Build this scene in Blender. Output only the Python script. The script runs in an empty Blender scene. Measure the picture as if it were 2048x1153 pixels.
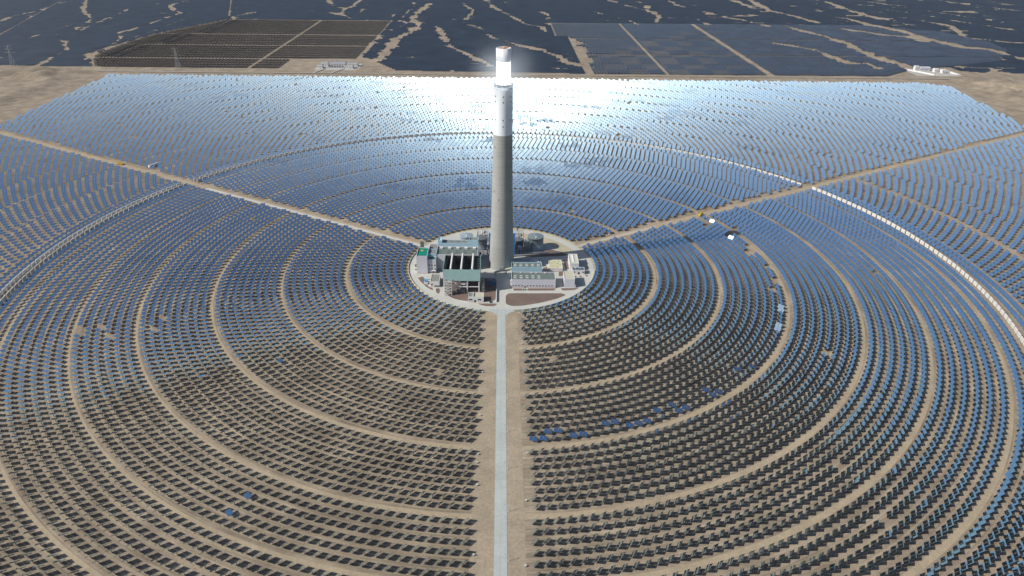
import bpy, bmesh, math, random
import numpy as np
from mathutils import Vector, Matrix

# ------------------------------------------------------------------ camera, sky, sun, exposure
random.seed(7)
RNG = np.random.default_rng(11)
scene = bpy.context.scene
HAZE = 0.000028
F_PX, PITCH, CAM_H, CAM_D, CX, ROLL = 1426.33, 0.4960, 340.0, 678.62, 999.087, -0.0083

cam_data = bpy.data.cameras.new("camera")
cam = bpy.data.objects.new("camera", cam_data)
scene.collection.objects.link(cam)
_c, _s = math.cos(PITCH), math.sin(PITCH)
_R = Vector((1, 0, 0)); _U = Vector((0, _s, _c)); _F = Vector((0, _c, -_s))
_cr, _sr = math.cos(ROLL), math.sin(ROLL)
_R2 = _R * _cr - _U * _sr
_U2 = _R * _sr + _U * _cr
M = Matrix((( _R2.x, _U2.x, -_F.x, 0.0), (_R2.y, _U2.y, -_F.y, -CAM_D), (_R2.z, _U2.z, -_F.z, CAM_H), (0, 0, 0, 1)))
cam.matrix_world = M
cam_data.sensor_width = 36.0
cam_data.sensor_fit = 'HORIZONTAL'
cam_data.lens = F_PX / 2048.0 * 36.0
cam_data.shift_x = (1024.0 - CX) / 2048.0
cam_data.clip_start = 1.0
cam_data.clip_end = 60000.0
scene.camera = cam

SUN_EL, SHADOW_AZ = math.radians(37.6), math.radians(71.7)
SUN = np.array([-math.sin(SHADOW_AZ) * math.cos(SUN_EL), -math.cos(SHADOW_AZ) * math.cos(SUN_EL), math.sin(SUN_EL)])
world = bpy.data.worlds.new("World")
scene.world = world
world.use_nodes = True
wn = world.node_tree
bg = wn.nodes["Background"]
sky = wn.nodes.new("ShaderNodeTexSky")
sky.sky_type = 'NISHITA'
sky.sun_disc = False
sky.sun_elevation = SUN_EL
# Blender: sun_rotation 0 = +Y, positive turns clockwise towards +X
sky.sun_rotation = math.atan2(SUN[0], SUN[1])
sky.altitude = 1200.0
sky.air_density = 1.0
sky.dust_density = 3.6
sky.ozone_density = 2.6
wn.links.new(sky.outputs[0], bg.inputs[0])
bg.inputs[1].default_value = 0.072
sun_data = bpy.data.lights.new("sun", 'SUN')
sun_data.energy = 4.2
sun_data.angle = math.radians(0.53)
sun_data.color = (1.0, 0.95, 0.87)
sun = bpy.data.objects.new("sun", sun_data)
scene.collection.objects.link(sun)
sun.rotation_euler = Vector(SUN).to_track_quat('Z', 'Y').to_euler()
scene.view_settings.view_transform = 'Standard'
scene.view_settings.look = 'None'
scene.view_settings.exposure = 0.2
scene.view_settings.gamma = 1.0
cy = scene.cycles
cy.caustics_reflective = False
cy.caustics_refractive = False
cy.max_bounces = 6
cy.glossy_bounces = 4
cy.diffuse_bounces = 1
cy.sample_clamp_indirect = 3.0
cy.sample_clamp_direct = 1.5
cy.use_denoising = True
cy.denoiser = 'OPENIMAGEDENOISE'
cy.denoising_input_passes = 'RGB_ALBEDO_NORMAL'
cy.denoising_prefilter = 'ACCURATE'

# ------------------------------------------------------------------ helpers
COL = scene.collection

def tag(o, label=None, cat=None, group=None, kind=None):
    if label: o["label"] = label
    if cat: o["category"] = cat
    if group: o["group"] = group
    if kind: o["kind"] = kind
    return o

def empty(name, loc=(0, 0, 0), rz=0.0):
    o = bpy.data.objects.new(name, None)
    o.empty_display_size = 1.0
    o.location = loc
    o.rotation_euler = (0, 0, rz)
    COL.objects.link(o)
    return o

def project(X, Y, Z):
    dy = Y + CAM_D; dz = Z - CAM_H
    d = dy * _c - dz * _s; up = dy * _s + dz * _c
    u = F_PX * X / d; v = F_PX * up / d
    return CX + u * _cr - v * _sr, 576.5 - (u * _sr + v * _cr), d

def nodes(m):
    m.use_nodes = True
    nt = m.node_tree
    return nt, nt.nodes, nt.links, nt.nodes["Principled BSDF"]

def mat(name, color, rough=0.8, metal=0.0, var=0.12, scale=0.6, bump=0.0, spec=0.3):
    """painted or mineral surface with two scales of procedural mottling"""
    m = bpy.data.materials.new(name)
    nt, N, L, p = nodes(m)
    tc = N.new("ShaderNodeTexCoord")
    n1 = N.new("ShaderNodeTexNoise"); n1.inputs["Scale"].default_value = scale; n1.inputs["Detail"].default_value = 6
    n2 = N.new("ShaderNodeTexNoise"); n2.inputs["Scale"].default_value = scale * 0.13; n2.inputs["Detail"].default_value = 3
    L.new(tc.outputs["Object"], n1.inputs["Vector"]); L.new(tc.outputs["Object"], n2.inputs["Vector"])
    ad = N.new("ShaderNodeMath"); ad.operation = 'ADD'
    L.new(n1.outputs[0], ad.inputs[0]); L.new(n2.outputs[0], ad.inputs[1])
    r = N.new("ShaderNodeMapRange"); r.inputs[1].default_value = 0.6; r.inputs[2].default_value = 1.4
    r.inputs[3].default_value = 1 - var; r.inputs[4].default_value = 1 + var
    L.new(ad.outputs[0], r.inputs[0])
    mx = N.new("ShaderNodeVectorMath"); mx.operation = 'SCALE'
    mx.inputs[0].default_value = color
    L.new(r.outputs[0], mx.inputs["Scale"])
    L.new(mx.outputs[0], p.inputs["Base Color"])
    p.inputs["Roughness"].default_value = rough
    p.inputs["Metallic"].default_value = metal
    p.inputs["Specular IOR Level"].default_value = spec
    if bump:
        b = N.new("ShaderNodeBump"); b.inputs["Strength"].default_value = bump; b.inputs["Distance"].default_value = 0.3
        L.new(n1.outputs[0], b.inputs["Height"]); L.new(b.outputs[0], p.inputs["Normal"])
    return m

class MB:
    """collects boxes, bars, cylinders and prisms; build() links them as one mesh object"""
    def __init__(self):
        self.v = []; self.f = []; self.m = []; self.sm = []
    def add(self, vs, fs, mi=0, smooth=False):
        o = len(self.v)
        self.v += [tuple(map(float, p)) for p in vs]
        self.f += [tuple(i + o for i in f) for f in fs]
        self.m += [mi] * len(fs); self.sm += [smooth] * len(fs)
        return self
    def box(self, x0, x1, y0, y1, z0, z1, mi=0, rz=0.0, c=None):
        P = [(x, y, z) for z in (z0, z1) for y in (y0, y1) for x in (x0, x1)]
        if rz:
            cx, cy_ = c if c else ((x0 + x1) / 2, (y0 + y1) / 2)
            a, b = math.cos(rz), math.sin(rz)
            P = [(cx + (x - cx) * a - (y - cy_) * b, cy_ + (x - cx) * b + (y - cy_) * a, z) for x, y, z in P]
        return self.add(P, [(0, 2, 3, 1), (4, 5, 7, 6), (0, 1, 5, 4), (2, 6, 7, 3), (0, 4, 6, 2), (1, 3, 7, 5)], mi)
    def bar(self, a, b, r=0.1, n=6, mi=0, r2=None, smooth=True):
        a = Vector(a); b = Vector(b); r2 = r if r2 is None else r2
        d = (b - a).normalized()
        u = d.cross(Vector((0, 0, 1)))
        if u.length < 1e-4: u = Vector((1, 0, 0))
        u.normalize(); w = d.cross(u)
        vs = []
        for p, rr in ((a, r), (b, r2)):
            for i in range(n):
                t = 2 * math.pi * (i + 0.5) / n
                vs.append(p + (u * math.cos(t) + w * math.sin(t)) * rr)
        fs = [(i, (i + 1) % n, n + (i + 1) % n, n + i) for i in range(n)]
        self.add(vs, fs, mi, smooth)
        self.add(vs[:n], [tuple(range(n))[::-1]], mi); self.add(vs[n:], [tuple(range(n))], mi)
        return self
    def lathe(self, prof, cx=0, cy_=0, n=48, mi=0, caps=True):
        vs = []
        for r, z in prof:
            for i in range(n):
                t = 2 * math.pi * i / n
                vs.append((cx + r * math.cos(t), cy_ + r * math.sin(t), z))
        fs = []
        for k in range(len(prof) - 1):
            for i in range(n):
                j = (i + 1) % n
                fs.append((k * n + i, k * n + j, (k + 1) * n + j, (k + 1) * n + i))
        self.add(vs, fs, mi, True)
        if caps:
            k = len(prof) - 1
            if prof[-1][0] > 0.05: self.add(vs[k * n:], [tuple(range(n))], mi)
            if prof[0][0] > 0.05: self.add(vs[:n], [tuple(range(n))[::-1]], mi)
        return self
    def build(self, name, mats, parent=None, loc=None):
        me = bpy.data.meshes.new(name)
        me.from_pydata(self.v, [], self.f)
        mats = mats if isinstance(mats, (list, tuple)) else [mats]
        for m in mats: me.materials.append(m)
        me.polygons.foreach_set("material_index", self.m)
        me.polygons.foreach_set("use_smooth", self.sm)
        me.update()
        o = bpy.data.objects.new(name, me)
        COL.objects.link(o)
        if parent: o.parent = parent
        if loc: o.location = loc
        return o

def np_mesh(name, verts, quads, mats, mi=None, smooth=False):
    me = bpy.data.meshes.new(name)
    nv, nf = len(verts), len(quads)
    me.vertices.add(nv); me.vertices.foreach_set("co", np.asarray(verts, dtype=np.float32).ravel())
    me.loops.add(nf * 4); me.loops.foreach_set("vertex_index", np.asarray(quads, dtype=np.int32).ravel())
    me.polygons.add(nf)
    me.polygons.foreach_set("loop_start", np.arange(0, nf * 4, 4, dtype=np.int32))
    me.polygons.foreach_set("loop_total", np.full(nf, 4, dtype=np.int32))
    for m in mats: me.materials.append(m)
    if mi is not None: me.polygons.foreach_set("material_index", np.asarray(mi, dtype=np.int32))
    me.polygons.foreach_set("use_smooth", np.full(nf, smooth, dtype=bool))
    me.update(calc_edges=True); me.validate()
    return me

def flat(name, pts, z, m, kind='structure', lift=None):
    """a flat ground sheet from an outline (closed polygon)"""
    me = bpy.data.meshes.new(name)
    bm = bmesh.new()
    f = bm.faces.new([bm.verts.new((x, y, z)) for x, y in pts])
    if lift:
        r = bmesh.ops.extrude_face_region(bm, geom=[f])
        for e in r['geom']:
            if isinstance(e, bmesh.types.BMVert): e.co.z += lift
    bmesh.ops.recalc_face_normals(bm, faces=bm.faces)
    bmesh.ops.triangulate(bm, faces=[f for f in bm.faces if len(f.verts) > 4])
    bm.to_mesh(me); bm.free(); me.materials.append(m)
    o = bpy.data.objects.new(name, me); COL.objects.link(o)
    if kind: tag(o, kind=kind)
    return o

def ring_mesh(name, r0, r1, a0, a1, z, m, n=240, cx=0.0, cy_=0.0):
    """an annular sheet between azimuths a0..a1 (radians, clockwise from +Y)"""
    a = np.linspace(a0, a1, n + 1)
    v = np.concatenate([np.stack([cx + r * np.sin(a), cy_ + r * np.cos(a), np.full(n + 1, z)], 1) for r in (r0, r1)])
    i = np.arange(n)
    q = np.stack([i + 1, i, n + 1 + i, n + 2 + i], 1)
    o = bpy.data.objects.new(name, np_mesh(name, v, q, [m])); COL.objects.link(o)
    tag(o, kind='structure')
    return o

# ------------------------------------------------------------------ materials
def ground_material():
    m = bpy.data.materials.new("desert_soil")
    nt, N, L, p = nodes(m)
    tc = N.new("ShaderNodeTexCoord")
    def noise(scale, detail=5, rough=0.6, vec=None, dist=0.0):
        n = N.new("ShaderNodeTexNoise"); n.inputs["Scale"].default_value = scale
        n.inputs["Detail"].default_value = detail; n.inputs["Roughness"].default_value = rough
        n.inputs["Distortion"].default_value = dist
        L.new(vec if vec else tc.outputs["Object"], n.inputs["Vector"]); return n
    big = noise(0.006, 4); mid = noise(0.05, 6); fine = noise(0.9, 6, 0.75)
    # wheel tracks run round the tower: noise in (radius, angle) space
    sep = N.new("ShaderNodeSeparateXYZ"); L.new(tc.outputs["Object"], sep.inputs[0])
    ln = N.new("ShaderNodeVectorMath"); ln.operation = 'LENGTH'; L.new(tc.outputs["Object"], ln.inputs[0])
    at = N.new("ShaderNodeMath"); at.operation = 'ARCTAN2'; L.new(sep.outputs[0], at.inputs[0]); L.new(sep.outputs[1], at.inputs[1])
    at2 = N.new("ShaderNodeMath"); at2.operation = 'MULTIPLY'; at2.inputs[1].default_value = 9.0; L.new(at.outputs[0], at2.inputs[0])
    cb = N.new("ShaderNodeCombineXYZ"); L.new(ln.outputs["Value"], cb.inputs[0]); L.new(at2.outputs[0], cb.inputs[1])
    trk = noise(0.55, 4, 0.65, cb.outputs[0])
    cr = N.new("ShaderNodeValToRGB"); L.new(mid.outputs[0], cr.inputs[0])
    e = cr.color_ramp.elements
    e[0].position = 0.3; e[0].color = (0.235, 0.19, 0.14, 1)
    e[1].position = 0.72; e[1].color = (0.40, 0.335, 0.245, 1)
    x = cr.color_ramp.elements.new(0.5); x.color = (0.31, 0.255, 0.19, 1)
    def mul(a, src, lo, hi, l=0.3, h=0.7):
        r = N.new("ShaderNodeMapRange"); r.inputs[1].default_value = l; r.inputs[2].default_value = h
        r.inputs[3].default_value = lo; r.inputs[4].default_value = hi; L.new(src, r.inputs[0])
        s = N.new("ShaderNodeVectorMath"); s.operation = 'SCALE'; L.new(a, s.inputs[0]); L.new(r.outputs[0], s.inputs["Scale"])
        return s.outputs[0]
    c = mul(cr.outputs[0], big.outputs[0], 0.86, 1.12)
    c = mul(c, fine.outputs[0], 0.78, 1.22)
    c = mul(c, trk.outputs[0], 0.70, 1.26, 0.34, 0.66)
    # small dark stones and dry scrub
    vo = N.new("ShaderNodeTexVoronoi"); vo.inputs["Scale"].default_value = 0.45; vo.inputs["Randomness"].default_value = 1.0
    L.new(tc.outputs["Object"], vo.inputs["Vector"])
    msk = N.new("ShaderNodeMapRange"); msk.inputs[1].default_value = 0.16; msk.inputs[2].default_value = 0.28
    msk.inputs[3].default_value = 0.55; msk.inputs[4].default_value = 1.0; L.new(vo.outputs["Distance"], msk.inputs[0])
    pat = noise(0.02, 3)
    pm = N.new("ShaderNodeMapRange"); pm.inputs[1].default_value = 0.5; pm.inputs[2].default_value = 0.62; L.new(pat.outputs[0], pm.inputs[0])
    mixv = N.new("ShaderNodeMix"); mixv.data_type = 'FLOAT'; L.new(pm.outputs[0], mixv.inputs[0]); mixv.inputs[2].default_value = 1.0
    L.new(msk.outputs[0], mixv.inputs[3])
    s2 = N.new("ShaderNodeVectorMath"); s2.operation = 'SCALE'; L.new(c, s2.inputs[0]); L.new(mixv.outputs[0], s2.inputs["Scale"])
    L.new(s2.outputs[0], p.inputs["Base Color"])
    p.inputs["Roughness"].default_value = 0.95
    p.inputs["Specular IOR Level"].default_value = 0.1
    b = N.new("ShaderNodeBump"); b.inputs["Strength"].default_value = 0.5; b.inputs["Distance"].default_value = 0.5
    L.new(fine.outputs[0], b.inputs["Height"]); L.new(b.outputs[0], p.inputs["Normal"])
    return m

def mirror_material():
    m = bpy.data.materials.new("sky_tinted_mirror")
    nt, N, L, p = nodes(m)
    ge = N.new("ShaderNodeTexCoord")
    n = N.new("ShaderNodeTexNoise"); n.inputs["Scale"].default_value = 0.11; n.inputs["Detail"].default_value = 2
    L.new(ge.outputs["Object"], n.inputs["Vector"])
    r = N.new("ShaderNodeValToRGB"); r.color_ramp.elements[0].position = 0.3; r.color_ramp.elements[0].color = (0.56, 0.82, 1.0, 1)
    r.color_ramp.elements[1].position = 0.7; r.color_ramp.elements[1].color = (0.66, 0.90, 1.0, 1)  # blue put into the silver mirror colour to deepen the reflected sky
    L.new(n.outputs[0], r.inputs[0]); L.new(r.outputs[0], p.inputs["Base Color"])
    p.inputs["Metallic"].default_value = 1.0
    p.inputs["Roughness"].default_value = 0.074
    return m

M_GROUND = ground_material()
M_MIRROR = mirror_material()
M_STEEL = mat("galvanised_steel", (0.20, 0.20, 0.20), 0.6, 0.0, 0.15)
M_POST = mat("heliostat_post_steel", (0.30, 0.30, 0.29), 0.6, 0.0, 0.1)
M_TRACK = mat("dirt_track", (0.385, 0.315, 0.22), 0.95, 0, 0.22, 0.35, 0.3)
M_DUST = mat("graded_dirt", (0.345, 0.285, 0.205), 0.95, 0, 0.28, 0.5, 0.3)
M_CONC = mat("pale_concrete", (0.52, 0.52, 0.48), 0.8, 0, 0.08, 0.4)
M_WHITE = mat("white_paint", (0.78, 0.78, 0.78), 0.6, 0, 0.05)

# ------------------------------------------------------------------ ground
g = MB(); g.box(-20000, 20000, -6000, 30000, -8.0, 0.0)
ground = g.build("ground", M_GROUND); tag(ground, kind='structure')
ROAD_X = 1.9
BASE = 0.02

# ring roads, cut by the service roads
AZ_R, AZ_L = math.radians(59.9), math.radians(-60.2)
RINGS = [161.2, 225.0, 289.0, 353.2, 405.6, 460.6]
for k, r in enumerate(RINGS):
    ring_mesh("dirt_road", r - 2.1, r + 2.1, AZ_L, math.pi * 2 + AZ_L, BASE, M_TRACK, 360)
ring_mesh("dirt_road", 566.5, 572.5, AZ_R, math.radians(112), BASE, M_TRACK, 100)

def strip(name, az, r0, r1, w, z, m, off=0.0):
    d = np.array([math.sin(az), math.cos(az)]); n = np.array([d[1], -d[0]])
    P = [d * r0 + n * (off - w / 2), d * r1 + n * (off - w / 2), d * r1 + n * (off + w / 2), d * r0 + n * (off + w / 2)]
    return flat(name, [tuple(p) for p in P], z, m)

strip("dirt_road", AZ_R, 96, 1260, 9.0, BASE * 2, M_TRACK)
strip("dirt_road", AZ_L, 96, 1260, 9.0, BASE * 2, M_TRACK)
strip("road", AZ_L, 94, 452, 5.0, BASE * 3, M_CONC, -2.2)
strip("road", AZ_R, 96, 215, 3.6, BASE * 3, mat("worn_concrete", (0.46, 0.43, 0.36), 0.9, 0, 0.15), 0.6)
flat("dirt_road", [(-16.5, -640), (17, -640), (17, -98), (-16.5, -98)], BASE * 2, M_DUST)
# main concrete road: slabs with a real kerb-like edge thickness
def main_road_material():
    m = mat("road_concrete", (0.43, 0.47, 0.45), 0.8, 0, 0.13, 0.35)
    nt = m.node_tree; N = nt.nodes; L = nt.links; p = N["Principled BSDF"]
    src = p.inputs["Base Color"].links[0].from_socket
    tc = N.new("ShaderNodeTexCoord")
    br = N.new("ShaderNodeTexBrick"); br.offset = 0.0
    br.inputs["Color1"].default_value = (1, 1, 1, 1); br.inputs["Color2"].default_value = (0.95, 0.95, 0.95, 1)
    br.inputs["Mortar"].default_value = (0.72, 0.72, 0.72, 1)
    br.inputs["Scale"].default_value = 1.0; br.inputs["Brick Width"].default_value = 3.9; br.inputs["Row Height"].default_value = 16.0
    br.inputs["Mortar Size"].default_value = 0.07
    mp = N.new("ShaderNodeMapping"); mp.inputs["Location"].default_value = (-1.9, 0, 0)
    L.new(tc.outputs["Object"], mp.inputs[0]); L.new(mp.outputs[0], br.inputs["Vector"])
    mu = N.new("ShaderNodeVectorMath"); mu.operation = 'MULTIPLY'
    L.new(src, mu.inputs[0]); L.new(br.outputs["Color"], mu.inputs[1]); L.new(mu.outputs[0], p.inputs["Base Color"])
    return m
M_ROAD = main_road_material()
r = MB(); r.box(ROAD_X - 3.95, ROAD_X + 3.95, -640, -97.5, 0.0, 0.12)
tag(r.build("road", M_ROAD), kind='structure')

# ------------------------------------------------------------------ heliostats
PIVOT = 2.8
RX_Z = 204.0
TOWER = np.array([2.0, 0.0])

def rows():
    out = []
    def inner(start, n, step, zone):
        for i in range(n): out.append((start + i * step, 'in', zone, i))
    inner(102.9, 8, 7.38, 0); inner(167.5, 8, 7.38, 1); inner(230.8, 8, 7.38, 2); inner(295.4, 8, 7.38, 3)
    inner(359.1, 6, 8.1, 4); inner(411.2, 6, 8.7, 5); inner(466.5, 2, 8.6, 6); inner(494.5, 2, 8.5, 7); inner(481.5, 2, 7.6, 77)
    z = 8; s = 512.5
    while s < 1300:
        for i in range(8): out.append((s + i * 7.3, 'out', z, i))
        s += 8 * 7.3 + 1.8; z += 1
    return out

def layout():
    P = []; ROW = []; IDX = []; SEC = []
    for ri, (r, kind, zone, i) in enumerate(rows()):
        if kind == 'in':
            pitch = 7.32
            st = 0.8 if zone == 4 else (i * 2.31 + 1.2) % 4.6 if zone == 3 else (i % 2) * 3.6
            edge = 20.5
            # three sectors: right (road 180 -> 60), far (60 -> -60), left (-60 -> -180)
            k = 0
            a0 = math.pi - math.asin((21.5 + st) / r); a1 = AZ_R + (7.5 / r)
            n = int((a0 - a1) * r / pitch)
            for k in range(n + 1): P.append((r, a0 - k * pitch / r)); ROW.append(ri); IDX.append(k); SEC.append(0)
            a0 = -math.pi + math.asin((19.2 + st) / r); a1 = AZ_L - (9.0 / r)
            n = int((a1 - a0) * r / pitch)
            for k in range(n + 1): P.append((r, a0 + k * pitch / r)); ROW.append(ri); IDX.append(k); SEC.append(1)
            half = (AZ_R - 9.5 / r); n = int(2 * half * r / pitch); ph = (i % 2) * 0.5
            for k in range(n + 1):
                a = AZ_L + 9.5 / r + (k + ph) * pitch / r
                if a < AZ_R - 8 / r: P.append((r, a)); ROW.append(ri); IDX.append(k); SEC.append(2)
        else:
            zs = r - i * 7.3
            N = round(2 * math.pi * (zs + 29) / 11.9)
            ph = 0.5 * (i % 2) + 0.37 * zone
            a = (np.arange(N) + ph) * 2 * math.pi / N - math.pi
            for k, t in enumerate(a):
                if min(abs(t - AZ_R), abs(t - AZ_L)) * r < 8.5: continue
                if 566.0 < r < 573 and AZ_R < t < math.radians(112): continue
                P.append((r, t)); ROW.append(ri); IDX.append(k); SEC.append(3)
    P = np.array(P); ROW = np.array(ROW); IDX = np.array(IDX); SEC = np.array(SEC)
    X = P[:, 0] * np.sin(P[:, 1]); Y = P[:, 0] * np.cos(P[:, 1])
    keep = (X > -848 - (Y - 500) * 0.02) & (X < 916 + np.clip((Y - 560) * 0.12, 0, 40)) & (Y < 903 - 0.012 * X)
    keep &= ~((X - 905) * 0.62 + (Y - 868) > 22)
    zn = np.array([q[2] for q in rows()])[ROW]; azd = np.degrees(np.arctan2(X, Y))
    keep &= ~((zn == 77) & (azd > -101) & (azd < 110))
    keep &= ~((np.abs(X - ROAD_X) < 15.0) & (Y < 0))
    px, py, d = project(X, Y, 3.0)
    keep &= (px > -220) & (px < 2270) & (py < 1250)
    return X[keep], Y[keep], ROW[keep], IDX[keep], SEC[keep], px[keep], py[keep], d[keep]

HX, HY, HROW, HIDX, HSEC, HPX, HPY, HD = layout()
# places where the photograph shows bare or unfinished plots
gone = np.zeros(len(HX), bool)
for cx_, cy__, rad in ((1503, 497, 11), (1497, 503, 9), (1545, 576, 9), (1530, 533, 9), (1552, 560, 7), (1470, 462, 8), (1458, 466, 7),
                       (200, 653, 9), (160, 662, 9), (215, 668, 6), (318, 634, 8), (1415, 447, 6), (1405, 441, 6), (347, 622, 5)):
    gone |= (HPX - cx_) ** 2 + ((HPY - cy__) * 1.3) ** 2 < rad ** 2
gone |= (RNG.random(len(HX)) < 0.0012) & (np.hypot(HX, HY) > 140)
gone |= (np.hypot(HX, HY) < 101)
keep = ~gone
HX, HY, HROW, HIDX, HSEC, HPX, HPY, HD = [a[keep] for a in (HX, HY, HROW, HIDX, HSEC, HPX, HPY, HD)]
NH = len(HX)

def unit(a): return a / np.linalg.norm(a, axis=-1, keepdims=True)
aim_z = RX_Z + RNG.normal(0, 5.0, NH)
pos = np.stack([HX, HY, np.full(NH, PIVOT)], 1)
aim = np.stack([TOWER[0] + RNG.normal(0, 2.0, NH), RNG.normal(0, 2.0, NH), aim_z], 1)
NRM = unit(unit(aim - pos) + SUN)
NRM = unit(NRM + RNG.normal(0, 0.002, (NH, 3)) + ((RNG.random(NH) < 0.2) & (HSEC < 2) & (HY < 60))[:, None] * RNG.normal(0, 0.03, (NH, 3)))
# patches on standby, aimed beside the receiver: their reflection of the sky is a different tone
cellx = np.floor(HX / 31).astype(int); celly = np.floor(HY / 24).astype(int)
hsh = ((cellx * 73856093) ^ (celly * 19349663)) % 1000
stand = (hsh < 110) & (HSEC >= 2) & (RNG.random(NH) < 0.8)
off = np.stack([((hsh % 7) - 3) * 9.0, np.zeros(NH), 28 + (hsh % 5) * 10.0], 1)
NRM[stand] = unit(unit(aim + off - pos) + SUN)[stand]
CAMP = np.array([0, -CAM_D, CAM_H])
SPECIAL = {}
def face_to(px_, py_, kind):
    i = int(np.argmin((HPX - px_) ** 2 + (HPY - py_) ** 2))
    if kind == 'flat': n = unit(np.array([-0.10, -0.10, 1.0]))
    elif kind == 'south': n = unit(np.array([-0.12, -0.42, 0.9]))
    elif kind == 'glint': n = unit(unit(CAMP - pos[i]) + unit(SUN + np.array([0.02, 0.015, 0.035])))
    elif kind == 'pale': n = unit(unit(CAMP - pos[i]) + unit(SUN + np.array([0.16, 0.14, 0.2])))
    NRM[i] = n; SPECIAL[i] = kind
for p in ((563, 726), (490, 994), (454, 1028)): face_to(*p, 'flat')
for p in ((1061, 880), (1083, 880), (1099, 862), (1118, 862), (1140, 873), (1160, 870), (1216, 847), (1236, 842), (1255, 852),
          (1275, 847), (1290, 843), (1320, 820), (1337, 812), (1358, 822), (1374, 815), (1410, 782), (1440, 777), (1475, 740), (1500, 735), (1420, 785)):
    face_to(*p, 'south')
for p in ((1420, 443), (1463, 474)): face_to(*p, 'glint')
for p in ((1551, 658), (1558, 654), (1562, 617), (1567, 611)): face_to(*p, 'pale')

WAX = unit(np.cross(np.array([0.0, 0, 1.0]), NRM)); VAX = np.cross(NRM, WAX)
FW, FH, GAP, TH = 2.72, 3.85, 0.26, 0.10

def box_t(x0, x1, y0, y1, z0, z1):
    v = np.array([(x, y, z) for z in (z0, z1) for y in (y0, y1) for x in (x0, x1)], float)
    f = np.array([(0, 2, 3, 1), (4, 5, 7, 6), (0, 1, 5, 4), (2, 6, 7, 3), (0, 4, 6, 2), (1, 3, 7, 5)])
    return v, f
hv1, hf1 = box_t(-GAP / 2 - FW, -GAP / 2, -FH / 2, FH / 2, 0.0, TH)
hv2, hf2 = box_t(GAP / 2, GAP / 2 + FW, -FH / 2, FH / 2, 0.0, TH)
tv, tf = box_t(-2.5, 2.5, -0.14, 0.14, -0.42, -0.06)
pv, pf = box_t(-0.17, 0.17, -0.17, 0.17, 0.0, PIVOT - 0.1)
head_v = np.concatenate([hv1, hv2, tv]); head_f = np.concatenate([hf1, hf2 + 8, tf + 16])
head_m = np.array([1, 0, 1, 1, 1, 1] * 2 + [1] * 6)      # +z faces are the mirror
pf = pf[[2, 3, 4, 5]]

# the 300 that show largest stand as objects of their own
inside = (HPX > 4) & (HPX < 2044) & (HPY > 0) & (HPY < 1149)
vis = np.where(inside)[0]
near = vis[np.argsort(HD[vis])][:300]
is_near = np.zeros(NH, bool); is_near[near] = True
far = np.where(~is_near)[0]

def heliostat_mesh(idx):
    n = len(idx)
    B = np.stack([WAX[idx], VAX[idx], NRM[idx]], 1)                    # n,3(axis),3
    hvw = np.einsum('va,nak->nvk', head_v, B) + pos[idx][:, None, :]
    base = pos[idx].copy(); base[:, 2] = 0
    pvw = pv[None] + base[:, None, :]
    V = np.concatenate([hvw, pvw], 1)
    nvh = V.shape[1]
    Ft = np.concatenate([head_f, pf + len(head_v)])
    mt = np.concatenate([head_m, [2] * 4])
    Fq = (Ft[None] + (np.arange(n) * nvh)[:, None, None]).reshape(-1, 4)
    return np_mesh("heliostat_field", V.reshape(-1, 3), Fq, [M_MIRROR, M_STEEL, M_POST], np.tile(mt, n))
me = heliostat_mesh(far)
fld = bpy.data.objects.new("heliostat_field", me); COL.objects.link(fld)
tag(fld, "thousands of mirrored heliostats in rings around the tower, beyond the nearest ones", "heliostats", "heliostats around the tower", 'stuff')

def ordinal(n):
    return "%d%s" % (n, "th" if 10 <= n % 100 <= 20 else {1: "st", 2: "nd", 3: "rd"}.get(n % 10, "th"))
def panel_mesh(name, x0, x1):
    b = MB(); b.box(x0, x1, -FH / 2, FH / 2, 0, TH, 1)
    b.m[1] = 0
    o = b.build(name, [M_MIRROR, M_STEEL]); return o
near_rows = sorted(set(HROW[near]), key=lambda r: rows()[r][0])
all_rows = rows()
proto = None
for j, i in enumerate(near):
    rt = Matrix.Translation(Vector(pos[i])) @ Matrix((Vector(WAX[i]), Vector(VAX[i]), Vector(NRM[i]))).transposed().to_4x4()
    root = empty("heliostat", (HX[i], HY[i], 0.0))
    loc = Matrix.Translation(Vector((0, 0, PIVOT))) @ Matrix((Vector(WAX[i]), Vector(VAX[i]), Vector(NRM[i]))).transposed().to_4x4()
    if proto is None:
        a = panel_mesh("mirror_panel", -GAP / 2 - FW, -GAP / 2); b = panel_mesh("mirror_panel", GAP / 2, GAP / 2 + FW)
        t = MB(); t.bar((-2.6, 0, -0.24), (2.6, 0, -0.24), 0.17, 8)
        for xx in (-2.2, -0.75, 0.75, 2.2): t.box(xx - 0.05, xx + 0.05, -1.5, 1.5, -0.1, -0.01)
        t = t.build("torque_tube", M_STEEL)
        q = MB(); q.bar((0, 0, 0), (0, 0, PIVOT - 0.3), 0.19, 10); q.box(-0.3, 0.3, -0.3, 0.3, PIVOT - 0.62, PIVOT - 0.2)
        q = q.build("post", M_POST)
        parts = [a, b, t, q]
        proto = parts
    else:
        parts = []
        for s in proto:
            c = s.copy(); COL.objects.link(c); parts.append(c)
    for c in parts:
        c.parent = root
    for c in parts[:3]: c.matrix_local = loc
    row = all_rows[HROW[i]]
    side = "right" if HSEC[i] == 0 else "left"
    lane = {3: "third", 4: "fourth", 5: "fifth", 6: "sixth"}.get(row[2], "outer")
    col = SPECIAL.get(i)
    look = "blue-reflecting" if col else "slim edge-on" if abs(HX[i]) < 90 else "two-panel"
    tag(root, "%s heliostat, %s %s of the concrete road, row %d beyond the %s ring lane" % (look, ordinal(int(HIDX[i]) + 1), side, row[3] + 1, lane),
        "heliostat", "heliostats around the tower")
print("heliostats", NH, "near rows", [(all_rows[r][0]) for r in near_rows])
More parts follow.
